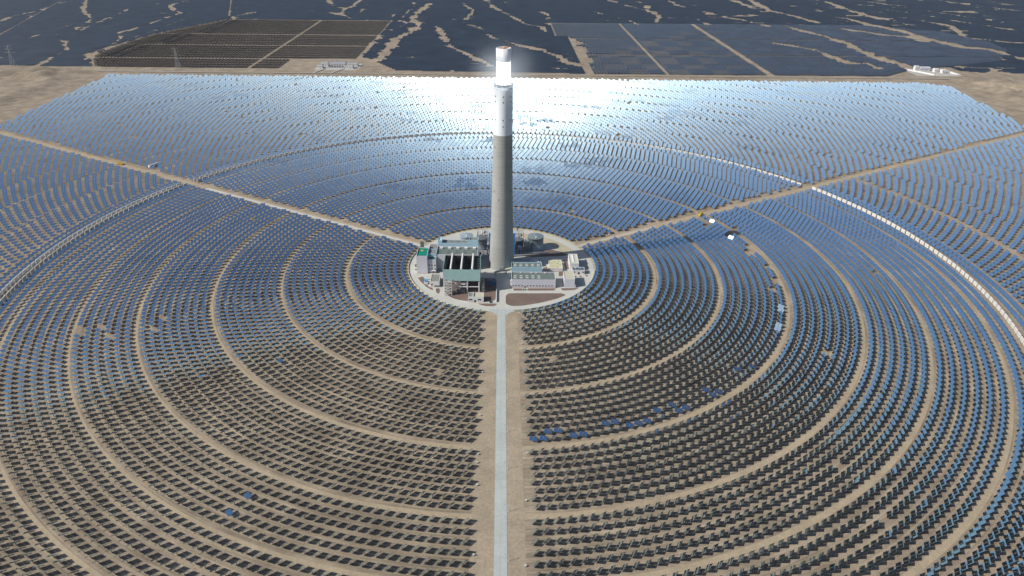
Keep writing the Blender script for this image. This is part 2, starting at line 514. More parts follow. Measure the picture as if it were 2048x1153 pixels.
# ------------------------------------------------------------------ tower
def concrete_tower_material():
    m = bpy.data.materials.new("slipformed_concrete")
    nt, N, L, p = nodes(m)
    tc = N.new("ShaderNodeTexCoord")
    mp = N.new("ShaderNodeMapping"); mp.inputs["Scale"].default_value = (0.03, 0.03, 0.55)
    L.new(tc.outputs["Object"], mp.inputs[0])
    n = N.new("ShaderNodeTexNoise"); n.inputs["Scale"].default_value = 1.0; n.inputs["Detail"].default_value = 8; n.inputs["Roughness"].default_value = 0.7
    L.new(mp.outputs[0], n.inputs["Vector"])
    n2 = N.new("ShaderNodeTexNoise"); n2.inputs["Scale"].default_value = 0.06; n2.inputs["Detail"].default_value = 4
    L.new(tc.outputs["Object"], n2.inputs["Vector"])
    ad = N.new("ShaderNodeMath"); ad.operation = 'ADD'; L.new(n.outputs[0], ad.inputs[0]); L.new(n2.outputs[0], ad.inputs[1])
    cr = N.new("ShaderNodeValToRGB"); cr.color_ramp.elements[0].position = 0.35; cr.color_ramp.elements[0].color = (0.285, 0.295, 0.28, 1)
    cr.color_ramp.elements[1].position = 0.68; cr.color_ramp.elements[1].color = (0.375, 0.385, 0.365, 1)
    hf = N.new("ShaderNodeMath"); hf.operation = 'MULTIPLY'; hf.inputs[1].default_value = 0.5
    L.new(ad.outputs[0], hf.inputs[0]); L.new(hf.outputs[0], cr.inputs[0])
    sep = N.new("ShaderNodeSeparateXYZ"); L.new(tc.outputs["Object"], sep.inputs[0])
    md = N.new("ShaderNodeMath"); md.operation = 'MODULO'; md.inputs[1].default_value = 3.0; L.new(sep.outputs[2], md.inputs[0])
    lt = N.new("ShaderNodeMath"); lt.operation = 'LESS_THAN'; lt.inputs[1].default_value = 0.22; L.new(md.outputs[0], lt.inputs[0])
    mx = N.new("ShaderNodeMapRange"); mx.inputs[3].default_value = 1.0; mx.inputs[4].default_value = 0.84; L.new(lt.outputs[0], mx.inputs[0])
    sc = N.new("ShaderNodeVectorMath"); sc.operation = 'SCALE'; L.new(cr.outputs[0], sc.inputs[0]); L.new(mx.outputs[0], sc.inputs["Scale"])
    L.new(sc.outputs[0], p.inputs["Base Color"]); p.inputs["Roughness"].default_value = 0.85
    return m
M_TOWER = concrete_tower_material()
M_TWHITE = mat("heat_proof_white_panels", (0.80, 0.86, 0.90), 0.55, 0, 0.04, 0.3)
M_DARK = mat("dark_opening", (0.02, 0.02, 0.022), 0.9, 0, 0.1)
M_ORANGE = mat("orange_steel", (0.55, 0.22, 0.05), 0.6, 0, 0.1)
M_PLAT = mat("steel_platform", (0.12, 0.13, 0.15), 0.7, 0, 0.25, 1.0)
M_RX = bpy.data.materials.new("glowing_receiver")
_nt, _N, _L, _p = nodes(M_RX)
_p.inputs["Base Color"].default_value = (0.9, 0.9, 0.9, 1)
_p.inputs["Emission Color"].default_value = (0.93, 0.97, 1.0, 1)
_p.inputs["Emission Strength"].default_value = 28.0  # emission stands in for the sunlight the mirrors concentrate here

tw = tag(empty("solar_tower", (TOWER[0], 0, 0)), "tall tapering concrete tower with a white upper part and a blazing receiver", "tower")
b = MB(); b.lathe([(13.4, 0), (12.5, 19), (11.45, 47.5), (10.35, 85.5), (9.65, 127), (9.42, 143)], n=96)
shaft = b.build("shaft", M_TOWER, tw)
b = MB(); b.lathe([(9.42, 143.01), (9.2, 185), (9.15, 188.2), (8.7, 188.2), (8.7, 184.0)], n=96, caps=False)
ush = b.build("upper_shaft", M_TWHITE, tw)
b = MB(); b.lathe([(8.65, 184.2), (8.65, 184.6)], n=64); 
for k in range(16):
    t = 2 * math.pi * k / 16
    b.bar((8.2 * math.cos(t), 8.2 * math.sin(t), 184.5), (8.2 * math.cos(t), 8.2 * math.sin(t), 191.0), 0.25, 6)
b.lathe([(8.5, 189.6), (9.3, 189.6), (9.3, 190.2), (8.5, 190.2)], n=64, caps=False)
b.lathe([(5.5, 184.5), (5.5, 191)], n=32)
b.build("service_deck", M_PLAT, tw)
b = MB(); b.lathe([(6.1, 190.4), (6.7, 191.2), (6.7, 210.4), (6.1, 210.9)], n=96)
rx = b.build("receiver", M_RX, tw)
b = MB(); b.lathe([(7.0, 210.9), (7.0, 222.8), (6.6, 222.8), (6.6, 219.5), (0.02, 219.5)], n=96, caps=False)
b.lathe([(6.2, 210.92), (7.0, 210.9)], n=96, caps=False)
b.build("heat_shield", mat("ceramic_shield", (0.82, 0.85, 0.87), 0.6, 0, 0.03), tw)
b = MB()
b.box(-2.8, 3.6, -1.0, 1.0, 219.6, 222.0); b.bar((-1, 0, 222.0), (5.2, 1.0, 223.4), 0.4, 6); b.bar((0.5, 0, 219.6), (0.5, 0, 223.6), 0.4, 6)
b.bar((-3.2, 2, 222.9), (4.2, 2.2, 223.1), 0.3, 6); b.bar((-2.4, -2, 219.6), (-2.4, 2.2, 223.4), 0.25, 6); b.bar((3.4, -2, 219.6), (3.6, 2.2, 223.4), 0.25, 6)
b.build("maintenance_crane", M_ORANGE, tw)
for z, R_, azs in ((180, 9.25, (-128, 128, 180)), (175, 9.26, (-128, 128, 180)), (158, 9.33, (-128, 128, 180)), (152, 9.36, (180,)), (131, 9.62, (-128, 128)), (86, 10.36, (-128, 128)), (78, 10.6, (-160,)), (60, 11.12, (-95, 95))):
    for a in azs:
        t = math.radians(a); nx, ny = math.sin(t), math.cos(t)
        o = MB(); o.box(-0.42, 0.42, -0.2, 0.12, -0.65, 0.65)
        w = o.build("vent", M_DARK, tw); w.location = (nx * R_, ny * R_, z); w.rotation_euler = (0, 0, -t)
o = MB(); o.box(-2.2, 2.2, -14.6, -12.3, 0, 5.2); o.build("entrance_block", mat("entrance_grey", (0.3, 0.31, 0.32)), tw)

# ------------------------------------------------------------------ ring of white upright panels
wp = mat("white_wall_panel", (0.66, 0.65, 0.62), 0.7, 0, 0.08, 0.8)
def white_panel():
    b = MB()
    b.box(-3.25, 3.25, -0.40, 0.40, 0.5, 4.4, 0)
    b.box(-0.06, 0.06, 0.401, 0.45, 0.6, 4.3, 1); b.box(-3.1, 3.1, 0.401, 0.45, 2.4, 2.5, 1)
    b.box(-0.06, 0.06, -0.45, -0.401, 0.6, 4.3, 1); b.box(-3.1, 3.1, -0.45, -0.401, 2.4, 2.5, 1)
    b.box(-2.6, -2.3, -0.3, 0.3, 0, 0.5, 1); b.box(2.3, 2.6, -0.3, 0.3, 0, 0.5, 1)
    return b.build("white_panel", [wp, M_STEEL])
pan = None; ring = []
def ring_run(r, a0, a1, pitch, where):
    n = int((a1 - a0) * r / pitch)
    for k in range(n + 1):
        ring.append((r, a0 + k * pitch / r, where, k))
ring_run(485.0, AZ_R + 0.020, math.radians(110), 8.3, "right")
ring_run(482.0, math.radians(-101), AZ_L - 0.022, 8.3, "left inner")
ring_run(489.5, math.radians(-101), AZ_L - 0.022, 8.3, "left outer")
ring_run(481.5, AZ_L + 0.022, AZ_R - 0.022, 9.3, "far inner")
ring_run(488.5, AZ_L + 0.022, math.radians(-6), 9.3, "far outer")
WL = {"right": "bright white upright panel, number %d from the right dirt road in the single white arc",
      "left inner": "white boxy upright panel, number %d of the inner line in the double arc at left",
      "left outer": "white boxy upright panel, number %d of the outer line in the double arc at left",
      "far inner": "upright panel number %d of the nearer line in the far grey arc behind the tower",
      "far outer": "upright panel number %d of the farther line in the far grey arc behind the tower"}
for r_, a_, w_, k in ring:
    if pan is None: o = pan = white_panel()
    else: o = pan.copy(); COL.objects.link(o)
    o.location = (r_ * math.sin(a_), r_ * math.cos(a_), 0); o.rotation_euler = (0, 0, -a_)
    tag(o, WL[w_] % (k + 1), "panel", "white upright panels in an arc through the mirrors")
print("white panels", len(ring))
# ------------------------------------------------------------------ plaza
M_PAVE = mat("plaza_concrete", (0.50, 0.50, 0.46), 0.85, 0, 0.10, 0.25)
M_SOIL = mat("brown_planting_soil", (0.175, 0.125, 0.105), 0.95, 0, 0.22, 0.5, 0.3)
M_SAND = mat("yellowish_gravel", (0.43, 0.39, 0.27), 0.95, 0, 0.18, 0.5, 0.2)
M_KERB = mat("kerb_stone", (0.58, 0.57, 0.53), 0.8, 0, 0.06)
M_CREAM = mat("cream_wall", (0.55, 0.53, 0.42), 0.8, 0, 0.1)
def disk(name, r, z, m, cx=2.0, n=160):
    b = MB(); b.lathe([(r, -0.5), (r, z)], cx, 0, n); o = b.build(name, m); tag(o, kind='structure'); return o
disk("pavement", 97.6, 0.10, M_PAVE)
# junction flare of the main road
flat("road", [(-2.0, -97.5), (-2.4, -104), (-4.5, -101), (-10, -95), (-10, -92), (14, -92), (14, -95), (8.5, -101), (6.1, -105), (5.8, -97.5)], 0.115, M_ROAD)
ring_mesh("planting_strip", 97.8, 101.0, math.radians(62.5), math.radians(176), 0.03, M_SAND, 90, 2.0)
ring_mesh("planting_strip", 97.8, 101.0, math.radians(-176), math.radians(-62.5), 0.03, M_SAND, 90, 2.0)
ring_mesh("planting_strip", 97.8, 101.0, math.radians(-58), math.radians(57.5), 0.03, M_SAND, 90, 2.0)
# yellow gravel between the two kerbs at the back right
ring_mesh("gravel", 74.5, 88.5, math.radians(14), math.radians(66), 0.125, M_SAND, 60, 2.0)

def rounded(pts, r=2.5, n=5):
    out = []
    N_ = len(pts)
    for i in range(N_):
        p0 = Vector(pts[i - 1]).to_2d(); p = Vector(pts[i]).to_2d(); p1 = Vector(pts[(i + 1) % N_]).to_2d()
        a = (p0 - p); b = (p1 - p); ra = min(r, a.length * 0.45, b.length * 0.45)
        s = p + a.normalized() * ra; e = p + b.normalized() * ra
        for k in range(n + 1):
            t = k / n; q = s * (1 - t) ** 2 + p * 2 * t * (1 - t) + e * t * t
            out.append((q.x, q.y))
    return out
def island(pts, r=2.5):
    P = rounded([(x, y, 0) for x, y in pts], r)
    c = Vector((sum(p[0] for p in P) / len(P), sum(p[1] for p in P) / len(P)))
    flat("kerb", P, 0.10, M_KERB, lift=0.13)
    Q = []
    for x, y in P:
        d = Vector((x, y)) - c; l = d.length; d = d * ((l - 0.35) / l); Q.append((c.x + d.x, c.y + d.y))
    flat("planting_soil", Q, 0.245, M_SOIL)
def wpt(px_, py_, z=0.1):
    a = px_ - CX; b = 576.5 - py_
    u = (a * _cr + b * _sr) / F_PX; v = (-a * _sr + b * _cr) / F_PX
    dx, dy, dz = u, _c + v * _s, -_s + v * _c
    t = (z - CAM_H) / dz
    return (dx * t, -CAM_D + dy * t)
# outlines measured once on the ground plan (metres)
island([wpt(*p) for p in ((1016, 587), (1124, 587), (1133, 590), (1118, 597), (1082, 606.5), (1048, 612), (1024, 613.5), (1010.5, 609), (1010.5, 592))], 5)
island([wpt(*p) for p in ((1026, 577.3), (1049, 577.3), (1049, 582), (1026, 582))], 1.5)
island([wpt(*p) for p in ((1054, 577.3), (1113, 577.3), (1109, 582), (1054, 582))], 2)
island([wpt(*p) for p in ((1120, 577), (1159, 576.5), (1148, 581), (1124, 582))], 2)
island([wpt(*p) for p in ((890, 566), (889.5, 587), (897, 594), (912, 600), (933, 603.5), (966, 605), (992, 602), (994, 560), (970, 556))], 4)
island([wpt(*p) for p in ((952, 607.5), (996, 607.5), (990, 613.5), (970, 613.5))], 3)
island([wpt(*p) for p in ((835, 556), (846, 553), (858, 575), (866, 577), (866, 582), (852, 575), (842, 565))], 2)
island([wpt(*p) for p in ((871, 577), (880, 577), (880, 585), (876, 589), (871, 585))], 2.5)
island([wpt(*p) for p in ((829, 528.5), (835, 528.5), (835, 535), (829, 535))], 2)
island([wpt(*p) for p in ((829, 538), (835, 538), (835, 541.5), (829, 541.5))], 1.5)
island([wpt(*p) for p in ((1036, 512), (1060, 507), (1100, 499), (1124, 504), (1138, 511), (1120, 513.5), (1060, 515))], 3)
island([wpt(*p) for p in ((1085, 536), (1099, 533), (1099, 541), (1085, 541))], 1)
island([wpt(*p) for p in ((1126, 521), (1137, 521), (1142, 539), (1131, 540))], 1)
island([wpt(*p) for p in ((1117, 544), (1127, 544), (1127, 553), (1117, 553))], 1)
for a, b, c, d in ((1148.5, 553.5, 3.5, 3), (1157.5, 1.0, 0, 0)):
    pass
for cx_, cy__ in ((1151, 553.5), (1161, 553.5), (1173, 552), (1171, 520.5), (1174, 527), (1176, 536)):
    island([wpt(cx_ - 2.6, cy__ - 1.8), wpt(cx_ + 2.6, cy__ - 1.8), wpt(cx_ + 2.6, cy__ + 1.8), wpt(cx_ - 2.6, cy__ + 1.8)], 1.6)

def arc_wall(label, r, a0, a1, h, m, n=80, th=0.3):
    a = np.linspace(math.radians(a0), math.radians(a1), n + 1)
    V = []
    for rr, z in ((r, 0.0), (r + th, 0.0), (r + th, h), (r, h)):
        V.append(np.stack([2 + rr * np.sin(a), rr * np.cos(a), np.full(n + 1, z)], 1))
    V = np.concatenate(V); i = np.arange(n); q = []
    for s in range(4):
        t = (s + 1) % 4
        q.append(np.stack([s * (n + 1) + i, s * (n + 1) + i + 1, t * (n + 1) + i + 1, t * (n + 1) + i], 1))
    o = bpy.data.objects.new("perimeter_wall", np_mesh("perimeter_wall", V, np.concatenate(q), [m])); COL.objects.link(o)
    tag(o, label, "wall")
arc_wall("curved cream perimeter wall along the right front edge of the paved circle", 98.3, 96, 173, 2.4, M_CREAM)
arc_wall("curved cream perimeter wall along the left front edge of the paved circle", 98.3, -172, -66, 1.3, M_CREAM)

# ------------------------------------------------------------------ buildings
W_LAV = mat("pale_lavender_cladding", (0.60, 0.60, 0.66), 0.6, 0, 0.05, 0.3)
W_BLUE = mat("pale_blue_cladding", (0.40, 0.60, 0.70), 0.6, 0, 0.06, 0.3)
W_TEAL = mat("pale_green_blue_cladding", (0.36, 0.54, 0.52), 0.55, 0, 0.05, 0.2)
W_WHITE = mat("white_render", (0.68, 0.67, 0.66), 0.75, 0, 0.06)
W_PINK = mat("pinkish_plinth", (0.55, 0.44, 0.41), 0.8, 0, 0.06)
R_GREEN = mat("grey_green_roofing", (0.14, 0.18, 0.165), 0.8, 0, 0.12, 0.5)
R_GREY = mat("grey_roofing", (0.22, 0.225, 0.215), 0.85, 0, 0.14, 0.5)
R_BEIGE = mat("beige_roofing", (0.50, 0.49, 0.38), 0.85, 0, 0.12, 0.5)
R_EMER = mat("emerald_roof_coating", (0.0, 0.22, 0.155), 0.6, 0, 0.1, 0.5)
M_YEL = mat("yellow_paint", (0.62, 0.36, 0.02), 0.6, 0, 0.05)
M_GLASS = mat("dark_window_glass", (0.02, 0.025, 0.03), 0.15, 0, 0.05, spec=0.6)
M_PIPE = mat("insulated_pipe_cladding", (0.50, 0.51, 0.52), 0.35, 0.6, 0.08)
M_TANK = mat("aluminium_tank_cladding", (0.30, 0.36, 0.38), 0.45, 0.45, 0.10, 0.6)
M_TANKD = mat("dark_tank_cladding", (0.15, 0.17, 0.185), 0.6, 0.2, 0.12, 0.6)

def shell(b, x0, x1, y0, y1, z0, h, t=0.35, mi=0):
    b.box(x0, x1, y0, y0 + t, z0, h, mi); b.box(x0, x1, y1 - t, y1, z0, h, mi)
    b.box(x0, x0 + t, y0 + t + 0.002, y1 - t - 0.002, z0, h, mi); b.box(x1 - t, x1, y0 + t + 0.002, y1 - t - 0.002, z0, h, mi)
def building(name, label, cat, x0, x1, y0, y1, h, wall, roof, par=0.8, plinth=None, group=None):
    cx, cy__ = (x0 + x1) / 2, (y0 + y1) / 2
    rt = tag(empty(name, (cx, cy__, 0.1)), label, cat, group)
    b = MB(); shell(b, x0 - cx, x1 - cx, y0 - cy__, y1 - cy__, 0, h); b.build("wall", wall, rt)
    b = MB(); b.box(x0 - cx + 0.36, x1 - cx - 0.36, y0 - cy__ + 0.36, y1 - cy__ - 0.36, h - par - 0.3, h - par)
    rf = b.build("roof", roof, rt)
    if plinth:
        b = MB(); b.box(x0 - cx - 0.06, x1 - cx + 0.06, y0 - cy__ - 0.06, y0 - cy__ - 0.003, 0, 0.9); b.build("plinth", plinth, rt)
    return rt, rf, cx, cy__
def windows(rt, xs, y, z, w=1.2, h=1.3):
    for x in xs:
        b = MB(); b.box(x - w / 2 - 0.1, x + w / 2 + 0.1, y - 0.08, y + 0.02, z - h / 2 - 0.1, z + h / 2 + 0.1)
        f = b.build("window", W_WHITE, rt)
        b = MB(); b.box(x - w / 2, x + w / 2, y - 0.12, y - 0.083, z - h / 2, z + h / 2); b.build("glass", M_GLASS, f)
def door(rt, x, y, w=1.6, h=2.4, m=None):
    b = MB(); b.box(x - w / 2, x + w / 2, y - 0.12, y + 0.01, 0, h); b.build("door", m or M_STEEL, rt)
def vents(rf, pts, z, w=1.6, d=1.1, h=0.9, m=None):
    for x, y in pts:
        b = MB(); b.box(x - w / 2, x + w / 2, y - d / 2, y + d / 2, z, z + h); b.box(x - w / 2 - 0.15, x + w / 2 + 0.15, y - d / 2 - 0.15, y + d / 2 + 0.15, z + h, z + h + 0.12)
        b.build("roof_vent", m or M_WHITE, rf)

# office block, left
rt, rf, cx, cy__ = building("office_building", "tall pale office block with an emerald roof bearing a yellow diamond", "building", -85.7, -74.6, -20.4, 0.6, 20.2, W_LAV, R_EMER, 0.9, W_PINK)
b = MB(); b.add([(-1.2, 2.6, 19.325), (-3.2, 4.6, 19.325), (-1.2, 6.6, 19.325), (1.0, 4.6, 19.325)], [(0, 3, 2, 1)]); b.build("roof_emblem", M_YEL, rf)
vents(rf, [(-2.5, -6.5)], 19.3, 0.8, 0.8, 0.6, M_STEEL)
b = MB(); shell(b, -3.4, 0.2, 10.6, 14.6, 0, 25.0); b.box(-3.0, -0.2, 11.0, 14.2, 23.6, 23.9); b.build("stair_tower", R_GREEN, rt)
rt, rf, cx, cy__ = building("office_wing", "lower office wing with six square windows and a green terrace", "building", -74.55, -65.9, -18.7, -11.6, 15.6, W_LAV, R_EMER, 0.8, W_PINK)
windows(rt, (-2.9, 0.0, 3.0), -3.56, 9.0); windows(rt, (-2.8, 0.1, 3.1), -3.56, 4.6)
b = MB(); b.box(-0.5, 3.6, -5.5, -3.7, 3.0, 3.3); b.box(-0.4, -0.2, -5.4, -5.2, 0, 3.0); b.box(3.3, 3.5, -5.4, -5.2, 0, 3.0); b.build("entrance_canopy", W_WHITE, rt)
door(rt, 1.4, -3.56, 2.2, 2.6, M_GLASS)
rt, rf, cx, cy__ = building("office_annex", "pale blue fronted annex with a plain grey roof behind the green terrace", "building", -74.55, -65.9, -11.55, 0.6, 18.6, W_BLUE, R_GREY, 0.8)
# turbine hall
rt, rf, cx, cy__ = building("turbine_hall", "wide turbine hall with grey roof, five big roof fans and pale side wall", "building", -65.8, -22.9, -10.9, 9.4, 17.5, W_LAV, R_GREEN, 0.8, W_PINK)
for k in range(5):
    x = -17.5 + k * 8.7
    vents(rf, [(x, 5.9)], 16.7, 3.0, 1.9, 1.7)
    vents(rf, [(x - 0.9, 0.4), (x - 0.9, -4.0)], 16.7, 1.9, 0.5, 0.5, M_STEEL)
b = MB(); b.box(-4.4, 5.2, -0.2, 0, 0, 17.4); o = b.build("side_panel", W_LAV, rt); o.location = (-17.0, -10.2, 0)
# higher bay behind
rt, rf, cx, cy__ = building("boiler_bay", "pale blue fronted bay rising behind the turbine hall between two corner towers", "building", -65.8, -22.9, 9.5, 18.4, 21.2, W_BLUE, R_GREY, 0.7)
b = MB(); shell(b, -21.4, -16.9, -4.44, 4.4, 0, 24.4); b.box(-21.1, -17.2, -4.1, 4.1, 23.2, 23.5); b.build("corner_tower", W_BLUE, rt)
b = MB(); shell(b, 12.2, 21.4, -4.44, 4.4, 0, 24.8); b.build("corner_tower", W_BLUE, rt)
b = MB(); b.box(12.6, 21.0, -4.0, 4.0, 23.6, 23.9); b.build("tower_roof", R_GREY, rt)
vents(rf, [(-8, 0.5), (-1, 0.5), (6, 0.5)], 20.5, 1.6, 0.5, 0.5, M_STEEL)
building("link_building", "narrow grey roofed link between the office block and the tall bay", "building", -74.5, -65.9, 0.7, 14.5, 18.0, W_LAV, R_GREY, 0.4)
# air-cooled condenser on stilts
M_FIN0 = mat("dark_backing", (0.06, 0.07, 0.075), 0.7, 0, 0.2, 1.5)
ac = tag(empty("air_cooled_condenser", (-37.0, -45.0, 0.1)), "huge pale green box of an air-cooled condenser on tall columns with three white ridges", "condenser")
b = MB(); b.box(-18.3, 18.0, -16.9, -16.6, 13.7, 26.0); b.build("wind_wall", W_TEAL, ac)
b = MB(); b.box(17.7, 18.0, -16.59, 17.6, 13.7, 26.0); b.build("wind_wall", W_TEAL, ac)
b = MB(); b.box(-18.3, -18.0, -16.59, 17.6, 13.7, 26.0); b.build("wind_wall", W_TEAL, ac)
b = MB(); b.box(-17.9, 17.6, -16.5, 17.5, 13.2, 13.9); b.build("deck", M_DARK, ac)
b = MB(); b.box(-17.95, 17.65, 17.3, 17.58, 13.95, 24.6); b.build("dark_backing_sheet", M_FIN0, ac)  # dark sheet added so the gaps between the ridges look dark
M_FIN = mat("dark_finned_tubes", (0.045, 0.055, 0.06), 0.7, 0.2, 0.2, 1.5)
for x in (-10.7, -0.4, 10.3):
    b = MB(); b.add([(x - 4.9, -16.4, 14), (x, -16.4, 25.2), (x + 4.9, -16.4, 14), (x - 4.9, 17.3, 14), (x, 17.3, 25.2), (x + 4.9, 17.3, 14)],
                    [(0, 1, 2), (3, 5, 4), (0, 3, 4, 1), (1, 4, 5, 2), (0, 2, 5, 3)]); b.build("finned_tube_bank", M_FIN, ac)
    b = MB(); b.bar((x, -16.3, 26.2), (x, 18.4, 26.2), 1.0, 12, r2=0.9); b.build("steam_duct", W_WHITE, ac)
b = MB()
for x in (-16.6, 15.4):
    for k in range(9): b.box(x - 1.3, x + 1.3, -14.5 + k * 3.6, -13.7 + k * 3.6, 22.4, 22.7)
b.build("walkway_beams", M_POST, ac)
b = MB()
for k in range(12):
    x = -17 + k * 3.1
    b.bar((x, 17.3, 20), (x + 1.5, 18.6, 26.4), 0.14, 5); b.bar((x + 3, 17.3, 20), (x + 1.5, 18.6, 26.4), 0.14, 5)
b.build("pipe_manifold", M_POST, ac)
for x in (-17.3, -5.6, 5.4, 17.0):
    for y in (-15.9, 0.0, 15.9):
        b = MB(); b.bar((x, y, 0), (x, y, 13.3), 0.62, 12); b.build("column", W_WHITE, ac)
b = MB()
for z in (6.8,):
    b.box(-5.0, 17.0, -16.3, -15.6, z - 0.35, z + 0.35); b.box(-17, 17, 15.6, 16.3, z - 0.3, z + 0.3)
b.build("cross_beam", W_WHITE, ac)
for x in (-10.7, -0.4, 10.3):
    for y in (-10.5, 0.5, 11.5):
        b = MB(); b.lathe([(4.2, 11.6), (4.5, 13.1)], x, y, 20); b.build("fan_cowl", M_TANKD, ac)
b = MB(); b.bar((-14, 8, 9.5), (16, 8, 9.5), 1.5, 14); b.bar((-10, 8, 0), (-10, 8, 9), 0.8, 10); b.build("exhaust_duct", M_PIPE, ac)
def lattice(name, label, cat, x0, y0, w, d, h, bays, m, stair=False):
    rt = tag(empty(name, (x0, y0, 0.1)), label, cat)
    b = MB()
    for x in (0, w):
        for y in (0, d): b.bar((x, y, 0), (x, y, h), 0.2, 5)
    dz = h / bays
    for k in range(bays + 1):
        z = min(k * dz, h)
        if k: 
            for (xa, ya, xb, yb) in ((0, 0, w, 0), (0, d, w, d), (0, 0, 0, d), (w, 0, w, d)): b.bar((xa, ya, z), (xb, yb, z), 0.16, 5)
    b.build("frame", m, rt)
    b = MB()
    for k in range(bays):
        z = k * dz
        for (xa, ya, xb, yb) in ((0, 0, w, 0), (0, d, w, d), (0, 0, 0, d), (w, 0, w, d)):
            if k % 2: xa, ya, xb, yb = xb, yb, xa, ya
            b.bar((xa, ya, z), (xb, yb, z + dz), 0.14, 5)
            if not stair: b.bar((xb, yb, z), (xa, ya, z + dz), 0.10, 5)
    b.build("brace", m, rt)
    b = MB()
    for k in range(1, bays + 1):
        b.box(0.3, w - 0.3, 0.3, d * (0.45 if k % 2 else 1) - 0.3, k * dz + 0.12, k * dz + 0.2)
    b.build("landing", M_POST, rt)
lattice("lattice_stair_tower", "open white steel lattice stair tower at the front left of the condenser", "stair tower", -53.9, -67.2, 7.2, 5.0, 15.6, 5, W_WHITE)
lattice("narrow_stair_tower", "narrow dark lattice stair tower at the right side of the condenser", "stair tower", -18.2, -60.5, 3.0, 6.0, 14.0, 6, M_POST, True)
eq = tag(empty("condensate_skid", (-42.0, -59.0, 0.1)), "pipework and white vessels between the lattice tower and the condenser columns", "equipment")
b = MB(); b.box(-2.2, 1.2, -2, 2, 7.5, 11.5); b.box(4.5, 8.5, -1.5, 2, 8.6, 11.0); b.build("vessel", W_WHITE, eq)
b = MB(); b.bar((-1, 0, 0), (-1, 0, 9), 0.45, 8); b.bar((2.8, -1, 0), (3.4, -1, 12), 0.4, 8); b.bar((-4, -1, 5.0), (9, -1, 5.2), 0.35, 8); b.bar((-3, 1, 2), (6, 1, 2), 0.6, 8); b.bar((6.5, 1, 0), (6.5, 1, 8.6), 0.4, 8); b.build("pipe", M_PIPE, eq)
b = MB(); b.box(4.2, 8.2, -2.4, 0.6, 0, 3.6); b.build("pump_box", R_GREY, eq)

rt, rf, cx, cy__ = building("pump_house", "small white pump house with grey ribbed roof left of the lattice tower", "building", -69.3, -60.2, -49.8, -33.0, 6.2, W_WHITE, R_GREY, 0.5, W_PINK)
windows(rt, (-3.0,), -8.41, 3.2, 1.6, 1.3); door(rt, 0.5, -8.41); door(rt, 3.0, -8.41, 2.6, 2.2)
rt, rf, cx, cy__ = building("gatehouse", "small white gatehouse with beige and grey roof beside the main road junction", "building", -30.0, -15.2, -79.8, -71.0, 6.1, W_WHITE, R_BEIGE, 0.6, W_PINK)
b = MB(); b.box(-7.0, -3.2, -4.0, 4.0, 5.55, 5.6); b.build("grey_roof_panel", R_GREY, rf)
b = MB(); b.box(-2.9, -2.4, -4.0, 4.0, 5.52, 6.6); b.build("roof_kerb", W_WHITE, rf)
windows(rt, (-5.2, 3.2), -4.41, 3.0, 3.2, 1.5); door(rt, -0.9, -4.41, 1.8, 2.4, M_GLASS)
sk = tag(empty("chemical_dosing_skid", (-74.3, -43.0, 0.1)), "bright blue vessel on a white frame next to the small pump house", "equipment")
b = MB(); b.bar((-1.5, 0, 4.2), (1.8, 0, 4.2), 1.5, 14); b.build("vessel", mat("bright_blue_paint", (0.08, 0.33, 0.62), 0.5), sk)
b = MB(); b.box(-2, 2, -1.6, 1.6, 0, 2.6); b.box(4.0, 7.0, -3.0, 0, 0, 3.2); b.build("cabinet", W_WHITE, sk)
b = MB(); b.bar((2, 1, 2), (8, 1, 2), 0.35, 8); b.bar((0, 3, 1.4), (7, 3, 1.4), 0.35, 8); b.bar((0, 5, 2.4), (9, 5, 2.4), 0.5, 8); b.build("pipe", M_PIPE, sk)

# right-hand buildings
rt, rf, cx, cy__ = building("electrical_building", "pale blue fronted building with ten roof vents in the middle right of the circle", "building", 12.2, 43.6, -24.2, -12.6, 10.4, W_BLUE, R_GREEN, 0.8)
vents(rf, [(-12 + 6 * k, y) for k in range(5) for y in (1.2, -2.2)], 9.6, 2.6, 0.5, 0.55)
rt, rf, cx, cy__ = building("workshop_building", "long pale building with a row of small windows, green-grey roof and ten roof vents", "building", 12.1, 56.0, -49.7, -32.4, 9.3, W_LAV, R_GREEN, 0.8, W_PINK)
windows(rt, [-20.6 + 3.02 * k for k in range(4)] + [-6.0 + 3.05 * k for k in range(9)], -8.66, 2.5, 1.3, 1.1)
door(rt, -8.4, -8.66, 2.2, 2.3)
vents(rf, [(-18.5 + 6 * k, y) for k in range(5) for y in (-0.2, -4.2)], 8.5, 2.6, 0.6, 0.6)
vents(rf, [(-13, 6.8), (-2, 6.8), (3, 6.8), (12, 6.8)], 8.5, 0.9, 0.9, 1.0)
b = MB(); b.box(-23.3, -22.1, 0.5, 2.2, 1.0, 3.6); b.box(-23.3, -22.1, -6.6, -4.9, 1.0, 3.6); b.build("wall_unit", W_WHITE, rt)
tb = tag(empty("conveyor_bridge", (0, 0, 0.1)), "white inclined walkway bridge crossing in front of the tower foot", "bridge")
b = MB(); b.add([(-5.5, -24.5, 3.0), (-5.5, -22.5, 3.0), (12.0, -17.6, 5.4), (12.0, -19.8, 5.4), (-5.5, -24.5, 4.4), (-5.5, -22.5, 4.4), (12.0, -17.6, 7.0), (12.0, -19.8, 7.0)],
               [(0, 1, 2, 3), (4, 7, 6, 5), (0, 3, 7, 4), (1, 5, 6, 2), (0, 4, 5, 1), (3, 2, 6, 7)]); b.build("gallery", R_BEIGE, tb)
b = MB(); b.box(-4.6, -3.8, -23.9, -23.1, 0, 3.1); b.box(6.4, 7.2, -20.9, -20.1, 0, 4.6); b.build("support", M_STEEL, tb)
